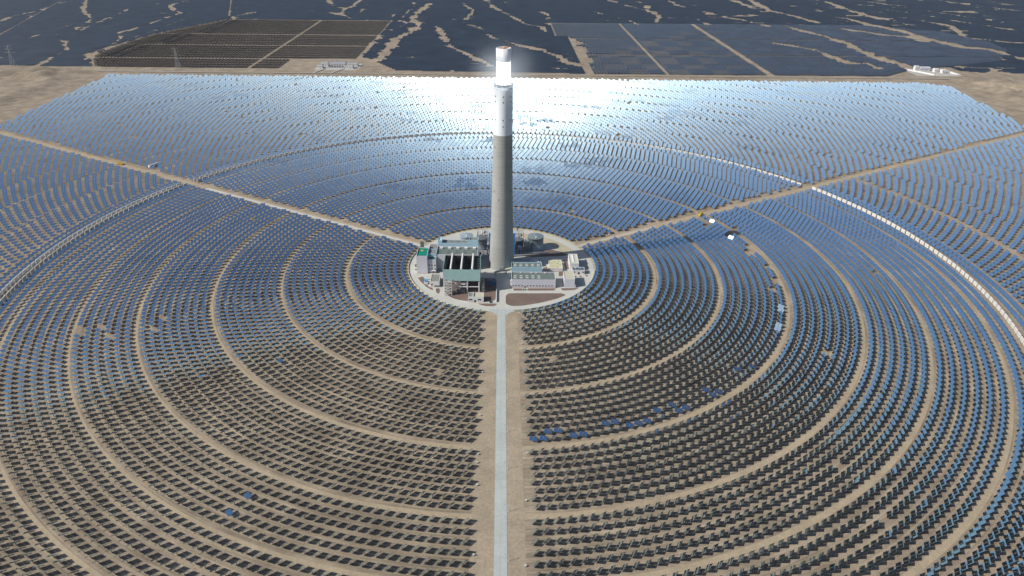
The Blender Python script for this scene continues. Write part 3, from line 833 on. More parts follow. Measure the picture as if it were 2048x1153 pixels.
rt, rf, cx, cy__ = building("control_hut", "low building with a pale yellow roof dotted with small vents", "building", 52.2, 65.8, -14.0, 6.0, 4.4, W_WHITE, mat("pale_yellow_roof", (0.55, 0.54, 0.33), 0.8, 0, 0.08), 0.3, W_PINK)
vents(rf, [(-4, 2), (-1, 5), (2, 1), (3.5, 6), (-3, -5), (1, -6), (4.5, -2)], 4.1, 0.7, 0.4, 0.35, M_STEEL)
b = MB(); b.box(-8.6, -6.9, -10.3, 0.0, 0, 1.6); b.build("plinth_block", R_BEIGE, rt)
rt, rf, cx, cy__ = building("tall_white_building", "tallest white building at the right end with five round roof vents", "building", 73.2, 82.6, -12.0, 10.8, 9.2, W_WHITE, mat("pale_roof", (0.56, 0.56, 0.48), 0.8, 0, 0.08), 0.5)
for k in range(5):
    b = MB(); b.lathe([(0.9, 8.7), (0.9, 9.5), (0.5, 9.6), (0.02, 9.6)], -0.4, -6.0 + 3.6 * k, 16); b.build("roof_vent", M_WHITE, rf)
rt, rf, cx, cy__ = building("porch_building", "small white building with dark blue roof in front of the tallest white one", "building", 75.3, 88.2, -19.3, -12.1, 5.0, W_WHITE, mat("dark_blue_roof", (0.07, 0.12, 0.17), 0.6, 0, 0.1), 0.4)
windows(rt, (-4.6, 4.8), -3.61, 2.6, 1.4, 1.5); door(rt, 0.4, -3.61, 1.8, 2.5, M_GLASS)
vents(rf, [(-3, 1), (2, 1.5)], 4.6, 0.8, 0.8, 0.5)
rt, rf, cx, cy__ = building("storage_building", "tall blank storage building with beige roof at the front right", "building", 64.8, 75.2, -48.5, -30.6, 9.6, W_LAV, R_BEIGE, 0.4)
b = MB(); b.box(5.21, 6.6, -8.9, 8.0, 0, 3.0); b.build("side_annex", R_BEIGE, rt)
ct = tag(empty("cooling_unit", (37.5, 2.0, 0.1)), "pale cooling unit topped by white crossed pipes behind the blue fronted building", "equipment")
b = MB(); shell(b, -6.2, 6.2, -4.6, 4.2, 0, 4.9, 0.3); b.box(-5.8, 5.8, -4.2, 3.8, 3.9, 4.2); b.build("casing", W_LAV, ct)
b = MB(); b.bar((-4, -3, 5.2), (4, 3.4, 5.2), 0.4, 8); b.bar((4, -3, 5.2), (-4, 3.4, 5.2), 0.4, 8); b.bar((0, 0, 4), (0, 0, 6.6), 0.8, 10); b.build("pipe", W_WHITE, ct)

# tanks
def tank(label, x, y, r, h, m, dome=1.2, extra=True):
    rt = tag(empty("storage_tank", (x, y, 0.1)), label, "tank")
    b = MB(); b.lathe([(r + 0.9, 0), (r + 0.9, 0.5), (r, 0.5), (r, h), (r + 0.15, h + 0.05), (r + 0.15, h + 0.3), (r - 0.1, h + 0.3)], n=64, caps=False)
    for k in range(1, 4): b.lathe([(r + 0.005, h * k / 4 - 0.1), (r + 0.09, h * k / 4 - 0.1), (r + 0.09, h * k / 4 + 0.1), (r + 0.005, h * k / 4 + 0.1)], n=64, caps=False)
    b.build("shell", m, rt)
    b = MB(); b.lathe([(r - 0.1, h + 0.28), (r * 0.7, h + 0.28 + dome * 0.5), (r * 0.3, h + 0.28 + dome * 0.9), (0.02, h + 0.28 + dome)], n=64, caps=False); rf = b.build("roof", m, rt)
    if extra:
        b = MB()
        for k in range(24):
            t = 2 * math.pi * k / 24; t2 = 2 * math.pi * (k + 1) / 24; q = r - 0.15
            b.bar((q * math.cos(t), q * math.sin(t), h + 0.3), (q * math.cos(t), q * math.sin(t), h + 1.3), 0.05, 4)
            b.bar((q * math.cos(t), q * math.sin(t), h + 1.3), (q * math.cos(t2), q * math.sin(t2), h + 1.3), 0.05, 4)
        b.build("handrail", M_POST, rt)
        b = MB(); b.box(-0.5, 0.5, -r * 0.9, r * 0.1, h + 0.9, h + 1.4); b.bar((-1.5, 0.5, h + 1.2), (-1.5, 0.5, h + 2.6), 0.5, 8); b.build("roof_walkway", W_WHITE, rt)
    return rt
tank("big round silver tank with domed roof right of the tower", 39.6, 43.6, 8.7, 14.5, M_TANK)
for k, (x, r, d) in enumerate(((28.4, 1.8, "leftmost"), (32.0, 1.3, "rightmost"))):
    o = tag(empty("slim_vessel", (x, 35.5 - k, 0.1)), "slim upright silver vessel, %s of the two beside the big tank" % d, "vessel")
    b = MB(); b.lathe([(r, 0), (r, 11.5), (r * 0.7, 12.6), (0.02, 13.0)], n=24); b.build("shell", M_TANK, o)
    b = MB(); b.bar((0, 0, 12.8), (0, 0, 15), 0.25, 6); b.bar((r + 0.3, 0, 0), (r + 0.3, 0, 12), 0.2, 6); b.build("pipe", M_PIPE, o)
tank("dark round tank with flat top left of the tower", -20.5, 43.5, 6.2, 12.4, M_TANKD, 0.6, False)
tank("light blue-topped round tank behind the turbine hall", -37.6, 54.0, 7.2, 10.0, mat("pale_tank_roof", (0.34, 0.42, 0.47), 0.5, 0.2, 0.1), 1.0)
tank("dark upright tank in the pipe racks right of the tower", 20.5, 40.5, 5.2, 12.0, M_TANKD, 0.5, False)
def rack(label, x, y, w, d, levels, seed):
    rg = random.Random(seed)
    rt = tag(empty("pipe_rack", (x, y, 0.1)), label, "pipe rack")
    b = MB(); H = levels * 3.6
    nx, ny = max(2, int(w / 4)), max(2, int(d / 4))
    for i in range(nx + 1):
        for j in range(ny + 1):
            b.bar((w * i / nx, d * j / ny, 0), (w * i / nx, d * j / ny, H), 0.16, 4)
    for l in range(1, levels + 1):
        for j in range(ny + 1): b.bar((0, d * j / ny, l * 3.6), (w, d * j / ny, l * 3.6), 0.16, 4)
        for i in range(nx + 1): b.bar((w * i / nx, 0, l * 3.6), (w * i / nx, d, l * 3.6), 0.16, 4)
    b.build("frame", M_STEEL, rt)
    for _ in range(6):
        b = MB(); l = rg.randint(1, levels); z = l * 3.6 + 0.5; r = rg.uniform(0.22, 0.5)
        if rg.random() < 0.5: yy = rg.uniform(0, d); b.bar((-1, yy, z), (w + 1, yy, z), r, 8); b.bar((w * 0.7, yy, z), (w * 0.7, yy, z + rg.uniform(-3, 2)), r, 8)
        else: xx = rg.uniform(0, w); b.bar((xx, -1, z), (xx, d + 1, z), r, 8); b.bar((xx, d * 0.3, z), (xx, d * 0.3, z + rg.uniform(-3, 2)), r, 8)
        b.build("pipe", M_PIPE if rg.random() < 0.6 else W_WHITE, rt)
    for _ in range(5):
        xx, yy, l = rg.uniform(1, w - 2), rg.uniform(1, d - 2), rg.randint(0, levels)
        b = MB(); b.lathe([(0.9, l * 3.6 + 0.1), (0.9, l * 3.6 + 2.2), (0.3, l * 3.6 + 2.8), (0.02, l * 3.6 + 2.8)], xx, yy, 12); b.build("vessel", M_TANKD if rg.random() < 0.6 else W_WHITE, rt)
rack("steel pipe rack with white ducts behind the tower on the left", -25.5, 55.0, 11.5, 14.0, 3, 3)
rack("steel pipe rack crowded with dark vessels behind the tower on the right", 16.0, 48.0, 10.0, 16.0, 4, 5)
rack("low pipe rack with white ducts between turbine hall and tower", -22.4, 14.0, 9.6, 13.0, 2, 9)
rack("dark pipe rack between tower and silver tank", 17.5, 27.0, 8.0, 9.0, 2, 12)
bb = tag(empty("blue_service_core", (2.6, 26.0, 0.1)), "bright blue vertical shaft standing close behind the tower foot", "shaft")
b = MB(); b.box(-14.6, 13.6, -3, 3, 0, 27.0); b.build("casing", mat("saturated_blue_cladding", (0.03, 0.22, 0.55), 0.5, 0, 0.06), bb)
b = MB(); b.box(-14.2, 13.2, -2.6, 2.6, 27.0, 27.4); b.build("roof", W_BLUE, bb)
bd = tag(empty("transformer_yard", (-6.5, -42.0, 0.1)), "shaded blue transformer casings right of the condenser", "equipment")
b = MB(); b.box(-6, 2.5, -3, 4, 0, 4.2); b.build("casing", mat("deep_blue_casing", (0.06, 0.14, 0.26), 0.5), bd)
b = MB(); b.box(-4.5, -1.5, -2, 3, 4.2, 5.4); b.bar((0.5, -1, 4.2), (0.5, -1, 6.4), 0.3, 8); b.bar((0.5, 2, 4.2), (0.5, 2, 6.4), 0.3, 8); b.build("radiator", M_STEEL, bd)
# boundary wall of the condenser yard
wl = MB(); wl.box(-3.1, -2.7, -79.5, -54.0, 0.1, 2.2); tag(wl.build("yard_wall", W_WHITE), "straight low white wall between the condenser yard and the road", "wall")
bp = tag(empty("ground_pipeline", (0, 0, 0)), "thick pale pipes running from the tower foot past the silver tank", "pipeline")
b = MB(); b.bar((13.5, 21.5, 1.5), (34, 24.5, 1.5), 0.9, 10); b.bar((34, 24.5, 1.5), (66, 30, 1.0), 0.6, 10); b.bar((22, 28.5, 1.2), (52, 31.5, 1.2), 0.6, 10); b.build("pipe", M_PIPE, bp)
b = MB()
for x in (18, 26, 34, 44, 54): b.box(x - 0.4, x + 0.4, 22.2 + (x - 18) * 0.16, 23.4 + (x - 18) * 0.16, 0, 1.0)
b.build("saddle", M_CREAM, bp)
# ------------------------------------------------------------------ far terrain and photovoltaic fields
GUL = [
  (((-1641,2236),(-1610,2058),(-1586,1862),(-1593,1790),(-1561,1660)),8),
  (((-1591,2239),(-1444,1934),(-1312,1728),(-1248,1509)),10),
  (((-1307,1995),(-1259,1687),(-1226,1483),(-1224,1372),(-1162,1296),(-1097,1183),(-1085,1086),(-1064,976)),8),
  (((-1204,2218),(-1204,2084),(-1135,1940),(-1088,1893),(-1087,1644),(-1097,1463),(-1053,1380),(-1020,1250),(-1019,1146),(-992,1065),(-985,979)),9),
  (((-1023,1755),(-1016,1521),(-1022,1398)),5),
  (((-860,1626),(-886,1519),(-902,1447),(-920,1338),(-944,1232),(-967,1155),(-964,1037)),9),
  (((-847,1932),(-885,1809),(-836,1679),(-797,1757)),10),
  (((-1316,1266),(-1302,1376),(-1314,1653)),3),
  (((-681,2302),(-625,2122),(-559,2029),(-545,2085),(-551,2311)),11),
  (((-594,1922),(-549,1888),(-485,1775)),11),
  (((-559,2029),(-549,1888)),11),
  (((-353,2324),(-320,2127),(-329,1926),(-329,1761),(-295,1678),(-328,1576),(-347,1432),(-349,1274),(-347,1111)),7),
  (((-272,2204),(-289,1966),(-294,1808),(-257,1659),(-269,1514),(-298,1401),(-292,1277),(-297,1152),(-314,1023),(-325,951)),20),
  (((-205,1652),(-168,1466),(-134,1284),(-82,1174),(-59,1111),(-21,1047)),10),
  (((-149,2212),(-102,2004),(-120,1719),(-156,1794)),8),
  (((-102,1668),(-57,1591),(-26,1431),(28,1352),(95,1258),(135,1184),(157,1089),(198,1038)),10),
  (((-67,2344),(-25,2076),(34,1874),(73,1698),(127,1640),(129,1544)),13),
  (((141,1993),(159,1894),(143,1702)),8),
  (((186,1458),(208,1409),(202,983)),7),
  (((323,2030),(361,1893),(418,1804),(432,1717)),8),
  (((420,2344),(482,2150),(528,2029),(536,1904),(499,1753)),14),
  (((531,2304),(547,2183),(522,2042)),12),
  (((660,2361),(665,2191),(681,2134)),12),
  (((654,1875),(658,1730)),8),
  (((722,2028),(744,1953)),14),
  (((924,2379),(932,2136)),18),
  (((997,2417),(967,2083),(1007,1931),(1025,1782)),20),
  (((755,1881),(790,1848),(844,1709)),11),
  (((1251,2435),(1288,2355),(1271,2088),(1277,1887),(1314,1889)),21),
  (((1166,1892),(1181,1758),(1222,1638),(1227,1492),(1258,1348),(1308,1313),(1318,1182)),19),
  (((1067,1650),(1125,1558),(1194,1517),(1197,1448)),19),
  (((1414,2446),(1537,2203)),13),
  (((1778,2471),(1804,2310),(1917,2114)),16),
  (((1553,2092),(1627,1919)),11),
  (((1406,1837),(1439,1741),(1361,1516),(1423,1443),(1471,1421)),17),
  (((1496,1900),(1553,1758),(1605,1629)),13),
  (((1403,2138),(1456,2060)),12),
  (((896,1701),(948,1504),(959,1396),(945,1219),(967,1063)),14),
  (((757,1387),(829,1291),(842,1118),(892,1102),(886,1054)),14),
  (((-485,1775),(-492,2019),(-501,2159)),4),
  (((-349,1124),(-344,1432),(-364,1899)),3),
]
_grid = RNG.random((256, 256))
def vnoise(x, y):
    xi = np.floor(x).astype(int); yi = np.floor(y).astype(int); fx = x - xi; fy = y - yi
    fx = fx * fx * (3 - 2 * fx); fy = fy * fy * (3 - 2 * fy)
    g = lambda a, b: _grid[a % 256, b % 256]
    return (g(xi, yi) * (1 - fx) + g(xi + 1, yi) * fx) * (1 - fy) + (g(xi, yi + 1) * (1 - fx) + g(xi + 1, yi + 1) * fx) * fy
def fbm(x, y, o=4):
    s = 0; a = 0.5
    for k in range(o): s = s + a * vnoise(x * 2 ** k + 17.3 * k, y * 2 ** k + 9.1 * k); a *= 0.5
    return s / (1 - 0.5 ** o)
def gully_dist(X, Y):
    """signed distance-like value: < 0 inside an erosion channel"""
    best = np.full(X.shape, 1e9)
    wob = (fbm(X / 55, Y / 38, 4) - 0.5) * 62
    for pts, w in GUL:
        for (x0, y0), (x1, y1) in zip(pts[:-1], pts[1:]):
            dx, dy = x1 - x0, y1 - y0; L2 = dx * dx + dy * dy + 1e-6
            t = np.clip(((X - x0) * dx + (Y - y0) * dy) / L2, 0, 1)
            d = np.hypot((X - x0 - t * dx) * 1.0, (Y - y0 - t * dy) * 0.8) - w * 0.75
            best = np.minimum(best, d)
    return best + wob * np.where(best < 40, 1, 1) * 0.55
# hummocky desert sheet outside the heliostat field
nx, ny = 521, 241
gx = np.linspace(-2900, 2900, nx); gy = np.linspace(330, 2730, ny)
GX, GY = np.meshgrid(gx, gy)
outside = np.clip(np.maximum.reduce([(-888 - GX) / 60, (GX - 985) / 60, (GY - 955) / 40]), 0, 1)
gd = gully_dist(GX, GY)
ridge = np.abs(fbm(GX / 90, GY / 45, 4) - 0.5) * 2
Z = -0.9 + outside * (0.5 + 0.0 * GX)
free = (GY < 985)
Z = Z + outside * np.where(free, 14.0 * (0.5 - ridge) * np.clip((985 - GY) / 60, 0, 1) + 1.2 * fbm(GX / 25, GY / 25, 3), 0)
inside_g = np.clip((6 - gd) / 14, 0, 1)
Z = Z + outside * np.where(~free, inside_g * (7.5 * fbm(GX / 30, GY / 24, 3) - 2.6), 0)
# the dark ravine crossing the open ground at the left
for (x0, y0), (x1, y1) in (((-1560, 690), (-1310, 800)), ((-1310, 800), (-1150, 850)), ((-1150, 850), (-1010, 905)), ((-1010, 905), (-930, 965)), ((1010, 890), (1120, 800)), ((1120, 800), (1300, 690)), ((1300, 690), (1500, 600))):
    dx, dy = x1 - x0, y1 - y0
    t = np.clip(((GX - x0) * dx + (GY - y0) * dy) / (dx * dx + dy * dy), 0, 1)
    d = np.hypot(GX - x0 - t * dx, GY - y0 - t * dy) + (fbm(GX / 40, GY / 40, 2) - 0.5) * 18
    Z = Z - outside * 9.0 * np.clip(1 - d / 16, 0, 1) + outside * 5 * np.clip(1 - np.abs(d - 24) / 14, 0, 1)
Z = np.where(outside <= 0, -0.9, Z)
V = np.stack([GX.ravel(), GY.ravel(), Z.ravel()], 1)
i, j = np.meshgrid(np.arange(nx - 1), np.arange(ny - 1)); a = (j * nx + i).ravel()
mask = (outside[:-1, :-1].ravel() > 0)
q = np.stack([a, a + 1, a + nx + 1, a + nx], 1)[mask]
o = bpy.data.objects.new("terrain", np_mesh("terrain", V, q, [M_GROUND], smooth=True)); COL.objects.link(o); tag(o, kind='structure')
Zg = Z
def ground_z(x, y):
    fx = np.clip((np.asarray(x) + 2900) / 5800 * (nx - 1), 0, nx - 1.001); fy = np.clip((np.asarray(y) - 330) / 2400 * (ny - 1), 0, ny - 1.001)
    ix = fx.astype(int); iy = fy.astype(int); tx = fx - ix; ty = fy - iy
    return (Zg[iy, ix] * (1 - tx) + Zg[iy, ix + 1] * tx) * (1 - ty) + (Zg[iy + 1, ix] * (1 - tx) + Zg[iy + 1, ix + 1] * tx) * ty

def pv_material(name, col, rough):
    m = bpy.data.materials.new(name)
    nt, N, L, p = nodes(m)
    tc = N.new("ShaderNodeTexCoord"); n = N.new("ShaderNodeTexNoise"); n.inputs["Scale"].default_value = 0.02; n.inputs["Detail"].default_value = 4
    L.new(tc.outputs["Object"], n.inputs["Vector"])
    r = N.new("ShaderNodeMapRange"); r.inputs[3].default_value = 0.7; r.inputs[4].default_value = 1.35; r.inputs[1].default_value = 0.3; r.inputs[2].default_value = 0.7
    L.new(n.outputs[0], r.inputs[0])
    s = N.new("ShaderNodeVectorMath"); s.operation = 'SCALE'; s.inputs[0].default_value = col; L.new(r.outputs[0], s.inputs["Scale"])
    L.new(s.outputs[0], p.inputs["Base Color"]); p.inputs["Roughness"].default_value = rough; p.inputs["Specular IOR Level"].default_value = 0.5
    return m
M_PV = pv_material("photovoltaic_glass", (0.018, 0.030, 0.050), 0.35)
M_PVT = pv_material("tracker_panel_glass", (0.03, 0.042, 0.065), 0.35)
M_PVB = mat("panel_backsheet", (0.028, 0.027, 0.03), 0.7, 0, 0.1)

# tracker blocks (rows run away from the camera)
LB = [(-860, -360, y0, y1) for y0, y1 in ((1000, 1110), (1117, 1292), (1299, 1468), (1476, 1752))]
RB = [(200, 1150, y0, y1) for y0, y1 in ((966, 1196), (1204, 1439), (1447, 1728))]
def left_edge(y): return np.interp(y, [1000, 1120, 1300, 1480, 1752], [-935, -1000, -1010, -985, -880])
def right_lim(y): return np.interp(y, [966, 1030, 1150, 1300, 1450, 1600, 1728], [860, 940, 1230, 1340, 1370, 1330, 1180])
def in_block(X, Y):
    l = (Y > 992) & (Y < 1758) & (X > left_edge(Y) - 8) & (X < -352) & ~((Y < 1120) & (X > -446))
    r = (Y > 955) & (Y < 1734) & (X > np.where(Y > 1470, 150, 192)) & (X < right_lim(Y) + 10)
    return l | r
# fixed rows (run left-right)
ys = np.arange(968, 2560, 7.2); xs = np.arange(-2880, 2880, 9.0)
PX, PY = np.meshgrid(xs, ys); PX = PX.ravel() + 4.5; PY = PY.ravel()
south = np.interp(PX, [-2000, -1150, -935, -860, -450, -330, -240, 200, 900, 1130, 1600], [1015, 1006, 1000, 1000, 1150, 1130, 985, 966, 1100, 1010, 985])
keep = (PY > south) & ~in_block(PX, PY) & (gully_dist(PX, PY) > 0)
sx, sy, sd = project(PX, PY, 1.0)
keep &= (sx > -160) & (sx < 2210) & (sy > -90)
keep &= ~(fbm(PX / 55, PY / 26, 3) > np.where(PX > 700, 0.66, 0.78))
keep &= ~((np.abs(PX - 0) < 1e9) & (np.abs(((PX + 0.32 * PY) % 640) - 320) < 5) & (PX < -900))
keep &= ~((PX > 905) & (PX < 1075) & (PY > 975) & (PY < 1075))
PX, PY = PX[keep], PY[keep]; n = len(PX)
PZ = ground_z(PX, PY) + 1.0
tl = math.radians(34); dpt = 4.3
dy, dz = dpt * math.cos(tl), dpt * math.sin(tl)
q = np.array([(-4.5, 0, 0), (4.5, 0, 0), (4.5, dy, dz), (-4.5, dy, dz), (-4.5, 0.05, -0.09), (4.5, 0.05, -0.09), (4.5, dy + 0.05, dz - 0.09), (-4.5, dy + 0.05, dz - 0.09)])
fq = np.array([(0, 1, 2, 3), (7, 6, 5, 4), (0, 4, 5, 1), (3, 2, 6, 7)])
V = (np.stack([PX, PY, PZ], 1)[:, None, :] + q[None]).reshape(-1, 3)
Fq = (fq[None] + (np.arange(n) * 8)[:, None, None]).reshape(-1, 4)
o = bpy.data.objects.new("photovoltaic_rows", np_mesh("photovoltaic_rows", V, Fq, [M_PV, M_PVB], np.tile([0, 1, 1, 1], n))); COL.objects.link(o)
tag(o, "vast dark blue solar farm broken by dry channels, stretching beyond the mirror field", "solar panels", None, 'stuff')
print("pv tables", n)

# trackers
TR = []
for side, blocks in (("L", LB), ("R", RB)):
    for (x0, x1, y0, y1) in blocks:
        xx = -1010 if side == "L" else 152
        while xx < (-360 if side == "L" else 1400):
            xx += 8.2 if side == 'L' else 7.4
            if side == "L" and (xx > -358 or abs(xx + 584) < 7): continue
            if side == "R" and (abs(xx - 375) < 6 or abs(xx - 609) < 7): continue
            if side == "R" and xx < 200 and y0 < 1440: continue
            yy = np.arange(y0, y1, 2.0)
            ok = in_block(np.full(yy.shape, xx), yy)
            if side == "L": ok &= (xx > left_edge(yy))
            if side == "R": ok &= gully_dist(np.full(yy.shape, xx), yy) > 3
            if y0 == 1000 and xx > -512: ok[:] = False
            yy = yy[ok]
            if len(yy) < 9: continue
            cuts = np.where(np.diff(yy) > 3)[0]
            st = 0
            for c in list(cuts) + [len(yy) - 1]:
                a, b = yy[st], yy[c]; st = c + 1
                if b - a > 14: TR.append((xx, a, b, side, y0))
TR = np.array([(t[0], t[1], t[2], 0 if t[3] == "L" else 1, t[4]) for t in TR])
tpx, tpy, td = project(TR[:, 0], (TR[:, 1] + TR[:, 2]) / 2, 2.0)
def cell(x, y): return (int(x // 48) * 7349 + int(y // 60) * 9151) % 100
def tracker_geo(length, x, y):
    """tables of about 29 m along the row, tilted towards the afternoon sun"""
    vs, fs, ms = [], [], []
    k = max(1, int(round(length / 29.0))); L = length / k
    for t in range(k):
        c = cell(x, y + t * L)
        ang = math.radians(40 if c > 14 else 8)
        ya, yb = t * L + 1.6, (t + 1) * L - 1.6
        hx, hz = 2.35 * math.cos(ang), 2.35 * math.sin(ang)
        b0 = len(vs)
        vs += [(-hx, ya, 2.3 - hz), (hx, ya, 2.3 + hz), (hx, yb, 2.3 + hz), (-hx, yb, 2.3 - hz)]
        vs += [(-hx + 0.06, ya, 2.2 - hz), (hx + 0.06, ya, 2.2 + hz), (hx + 0.06, yb, 2.2 + hz), (-hx + 0.06, yb, 2.2 - hz)]
        fs += [(b0, b0 + 1, b0 + 2, b0 + 3), (b0 + 7, b0 + 6, b0 + 5, b0 + 4), (b0, b0 + 4, b0 + 5, b0 + 1), (b0 + 3, b0 + 2, b0 + 6, b0 + 7), (b0 + 1, b0 + 5, b0 + 6, b0 + 2), (b0, b0 + 3, b0 + 7, b0 + 4)]
        ms += [0, 1, 1, 1, 1, 1]
        for yp in (ya + 2.5, (ya + yb) / 2, yb - 2.5):
            b0 = len(vs)
            vs += [(sx_ * 0.12, yp + sy_ * 0.12, z) for z in (-1.5, 2.0) for sx_, sy_ in ((-1, -1), (1, -1), (1, 1), (-1, 1))]
            fs += [(b0 + a, b0 + (a + 1) % 4, b0 + 4 + (a + 1) % 4, b0 + 4 + a) for a in range(4)]; ms += [1] * 4
    return vs, fs, ms
order = np.argsort(td); seen = (tpx > 0) & (tpx < 2048) & (tpy > 0)
ind = [k for k in order if seen[k]][:300]; inds = set(ind)
count = {}
for k in ind:
    x, a, b_, s, y0 = TR[k]
    vs, fs, ms = tracker_geo(b_ - a, x, a)
    m = MB(); m.v = vs; m.f = fs; m.m = ms; m.sm = [False] * len(fs)
    o = m.build("solar_tracker_row", [M_PVT, M_PVB], loc=(x, a, float(ground_z(x, (a + b_) / 2)) + 0.3))
    key = (s, y0); count[key] = count.get(key, 0)
    tag(o, None, "solar panels", "solar tracker rows beyond the mirror field")
    blk = {1000: "nearest strip", 1117: "second strip", 1299: "third strip", 1476: "fourth strip", 966: "nearest strip", 1204: "second strip", 1447: "third strip"}[int(y0)]
    col_ = int(round((x + 1010) / 8.2)) if s == 0 else int(round((x - 152) / 7.4))
    o["label"] = ("dark tracker row, column %d from the left, %s of the left block" if s == 0 else "blue-grey tracker row, column %d from the left, %s of the right block") % (col_, blk)
vs, fs, ms = [], [], []
for k in range(len(TR)):
    if k in inds: continue
    x, a, b_, s, y0 = TR[k]
    v, f, m_ = tracker_geo(b_ - a, x, a); z = float(ground_z(x, (a + b_) / 2)) + 0.3; b0 = len(vs)
    vs += [(p[0] + x, p[1] + a, p[2] + z) for p in v]; fs += [tuple(i + b0 for i in t) for t in f]; ms += m_
o = bpy.data.objects.new("solar_tracker_field", np_mesh("solar_tracker_field", np.array(vs), np.array(fs), [M_PVT, M_PVB], ms)); COL.objects.link(o)
tag(o, "remaining farther tracker rows of the left and right solar blocks", "solar panels", "solar tracker rows beyond the mirror field", 'stuff')
print("trackers", len(TR))
# road beyond the field
flat("road", [(-1900, 952), (-1900, 958), (1900, 945), (1900, 939)], 1.2, mat("far_gravel_road", (0.40, 0.36, 0.30), 0.95, 0, 0.1))
# ------------------------------------------------------------------ substations, pylons
def small_block(name, label, x, y, w, d, h, wall, roof, nwin=3, cat="building", group=None):
    rt, rf, cx, cy__ = building(name, label, cat, x - w / 2, x + w / 2, y - d / 2, y + d / 2, h, wall, roof, 0.4, None, group)
    rt.location.z = 0.3
    if nwin: windows(rt, [(-w / 2 + w * (i + 0.5) / nwin) for i in range(nwin)], -d / 2 - 0.01, h * 0.5, 1.6, 1.5)
    door(rt, w * 0.1, -d / 2 - 0.01)
    vents(rf, [(-w / 4, 0), (w / 4, 0)], h - 0.4, 1.2, 1.2, 0.8)
    return rt
M_YARD = mat("yard_concrete", (0.42, 0.41, 0.38), 0.9, 0, 0.1)
yd = MB(); yd.box(-428, -328, 985, 1060, -0.4, 0.3); tag(yd.build("pavement", M_YARD), kind='structure')
small_block("substation_building", "front left white block of the left substation beyond the mirrors", -418, 1010, 13, 12, 8, W_WHITE, R_GREY, 3)
small_block("substation_building", "rear left white block of the left substation beyond the mirrors", -413, 1037, 16, 12, 9, W_WHITE, R_GREY, 4)
small_block("substation_building", "wide central hall of the left substation beyond the mirrors", -380, 1035, 34, 14, 10, W_LAV, R_GREY, 8)
small_block("substation_building", "rear right white block of the left substation beyond the mirrors", -347, 1034, 24, 12, 8, W_WHITE, R_GREY, 6)
small_block("substation_building", "front right white block of the left substation beyond the mirrors", -349, 1010, 15, 13, 8, W_WHITE, R_GREY, 3)
tr = tag(empty("transformer_bank", (-383, 1014, 0.3)), "row of grey transformers in the left substation yard", "equipment")
for k in range(6):
    b = MB(); b.box(-16 + k * 6, -12.5 + k * 6, -3, 3, 0, 4); b.bar((-15 + k * 6, 0, 4), (-15 + k * 6, 0, 7), 0.4, 6); b.bar((-13.5 + k * 6, 0, 4), (-13.5 + k * 6, 0, 7), 0.4, 6); b.build("transformer", M_STEEL, tr)
w = MB(); w.box(-404, -362, 1000.5, 1001, 0, 3.0); tag(w.build("yard_wall", W_WHITE), "long low white wall in front of the left substation", "wall")
flat("road", [(-424, 950), (-419, 950), (-403, 1001), (-408, 1001)], 1.24, M_YARD)
flat("road", [(-385, 950), (-380, 950), (-359, 1001), (-364, 1001)], 1.24, M_YARD)
yd = MB(); yd.box(945, 1052, 978, 1052, -0.4, 0.3); tag(yd.build("pavement", M_YARD), kind='structure')
def seg_wall(name, label, a, b, h=3.5, th=1.4, m=None):
    A = Vector((a[0], a[1], 0)); B = Vector((b[0], b[1], 0)); d = (B - A).normalized(); n = Vector((-d.y, d.x, 0)) * th / 2
    P = [A - n, B - n, B + n, A + n]
    mb = MB(); mb.add([tuple(p) for p in P] + [(p.x, p.y, h) for p in P], [(3, 2, 1, 0), (4, 5, 6, 7), (0, 1, 5, 4), (1, 2, 6, 5), (2, 3, 7, 6), (3, 0, 4, 7)])
    tag(mb.build(name, m or W_WHITE), label, "wall")
seg_wall("compound_wall", "slanting white wall along the left side of the right substation", (946, 1046), (985, 982))
seg_wall("compound_wall", "white front wall of the right substation compound", (988, 981), (1042, 979))
seg_wall("compound_wall", "short white wall at the right corner of the right substation", (1042, 979), (1036, 1010))
small_block("substation_building", "white cube building with a raised rear block in the right substation", 972, 1040, 9, 9, 10, W_WHITE, W_WHITE, 2)
small_block("substation_building", "wide pale hall in the middle of the right substation", 990, 1038, 24, 10, 8, W_LAV, W_WHITE, 6)
small_block("substation_building", "left one of two bright white sheds in the right substation", 1008, 1022, 9, 10, 8, W_WHITE, W_WHITE, 2)
small_block("substation_building", "right one of two bright white sheds in the right substation", 1019, 1010, 9, 10, 8, W_WHITE, W_WHITE, 2)
def pylon(x, y, h, label):
    rt = tag(empty("power_pylon", (x, y, 0)), label, "pylon", None)
    b = MB(); w = h * 0.12
    lv = [(0, w), (h * 0.35, w * 0.62), (h * 0.62, w * 0.34), (h * 0.82, w * 0.22), (h, w * 0.12)]
    for (z0, w0), (z1, w1) in zip(lv[:-1], lv[1:]):
        for sx_, sy_ in ((-1, -1), (1, -1), (1, 1), (-1, 1)):
            b.bar((sx_ * w0, sy_ * w0, z0), (sx_ * w1, sy_ * w1, z1), 0.28, 4)
        for (ax, ay), (bx, by) in (((-1, -1), (1, -1)), ((1, -1), (1, 1)), ((1, 1), (-1, 1)), ((-1, 1), (-1, -1))):
            b.bar((ax * w0, ay * w0, z0), (bx * w1, by * w1, z1), 0.18, 4); b.bar((bx * w0, by * w0, z0), (ax * w1, ay * w1, z1), 0.18, 4)
    b.build("mast", mat("pylon_steel", (0.36, 0.38, 0.4), 0.5), rt)
    for z, l in ((h * 0.66, h * 0.26), (h * 0.82, h * 0.20), (h * 0.96, h * 0.15)):
        b = MB(); b.bar((-l, 0, z), (l, 0, z), 0.3, 4); b.bar((-l, 0, z), (0, 0, z + 2.5), 0.22, 4); b.bar((l, 0, z), (0, 0, z + 2.5), 0.22, 4); b.build("cross_arm", M_POST, rt)
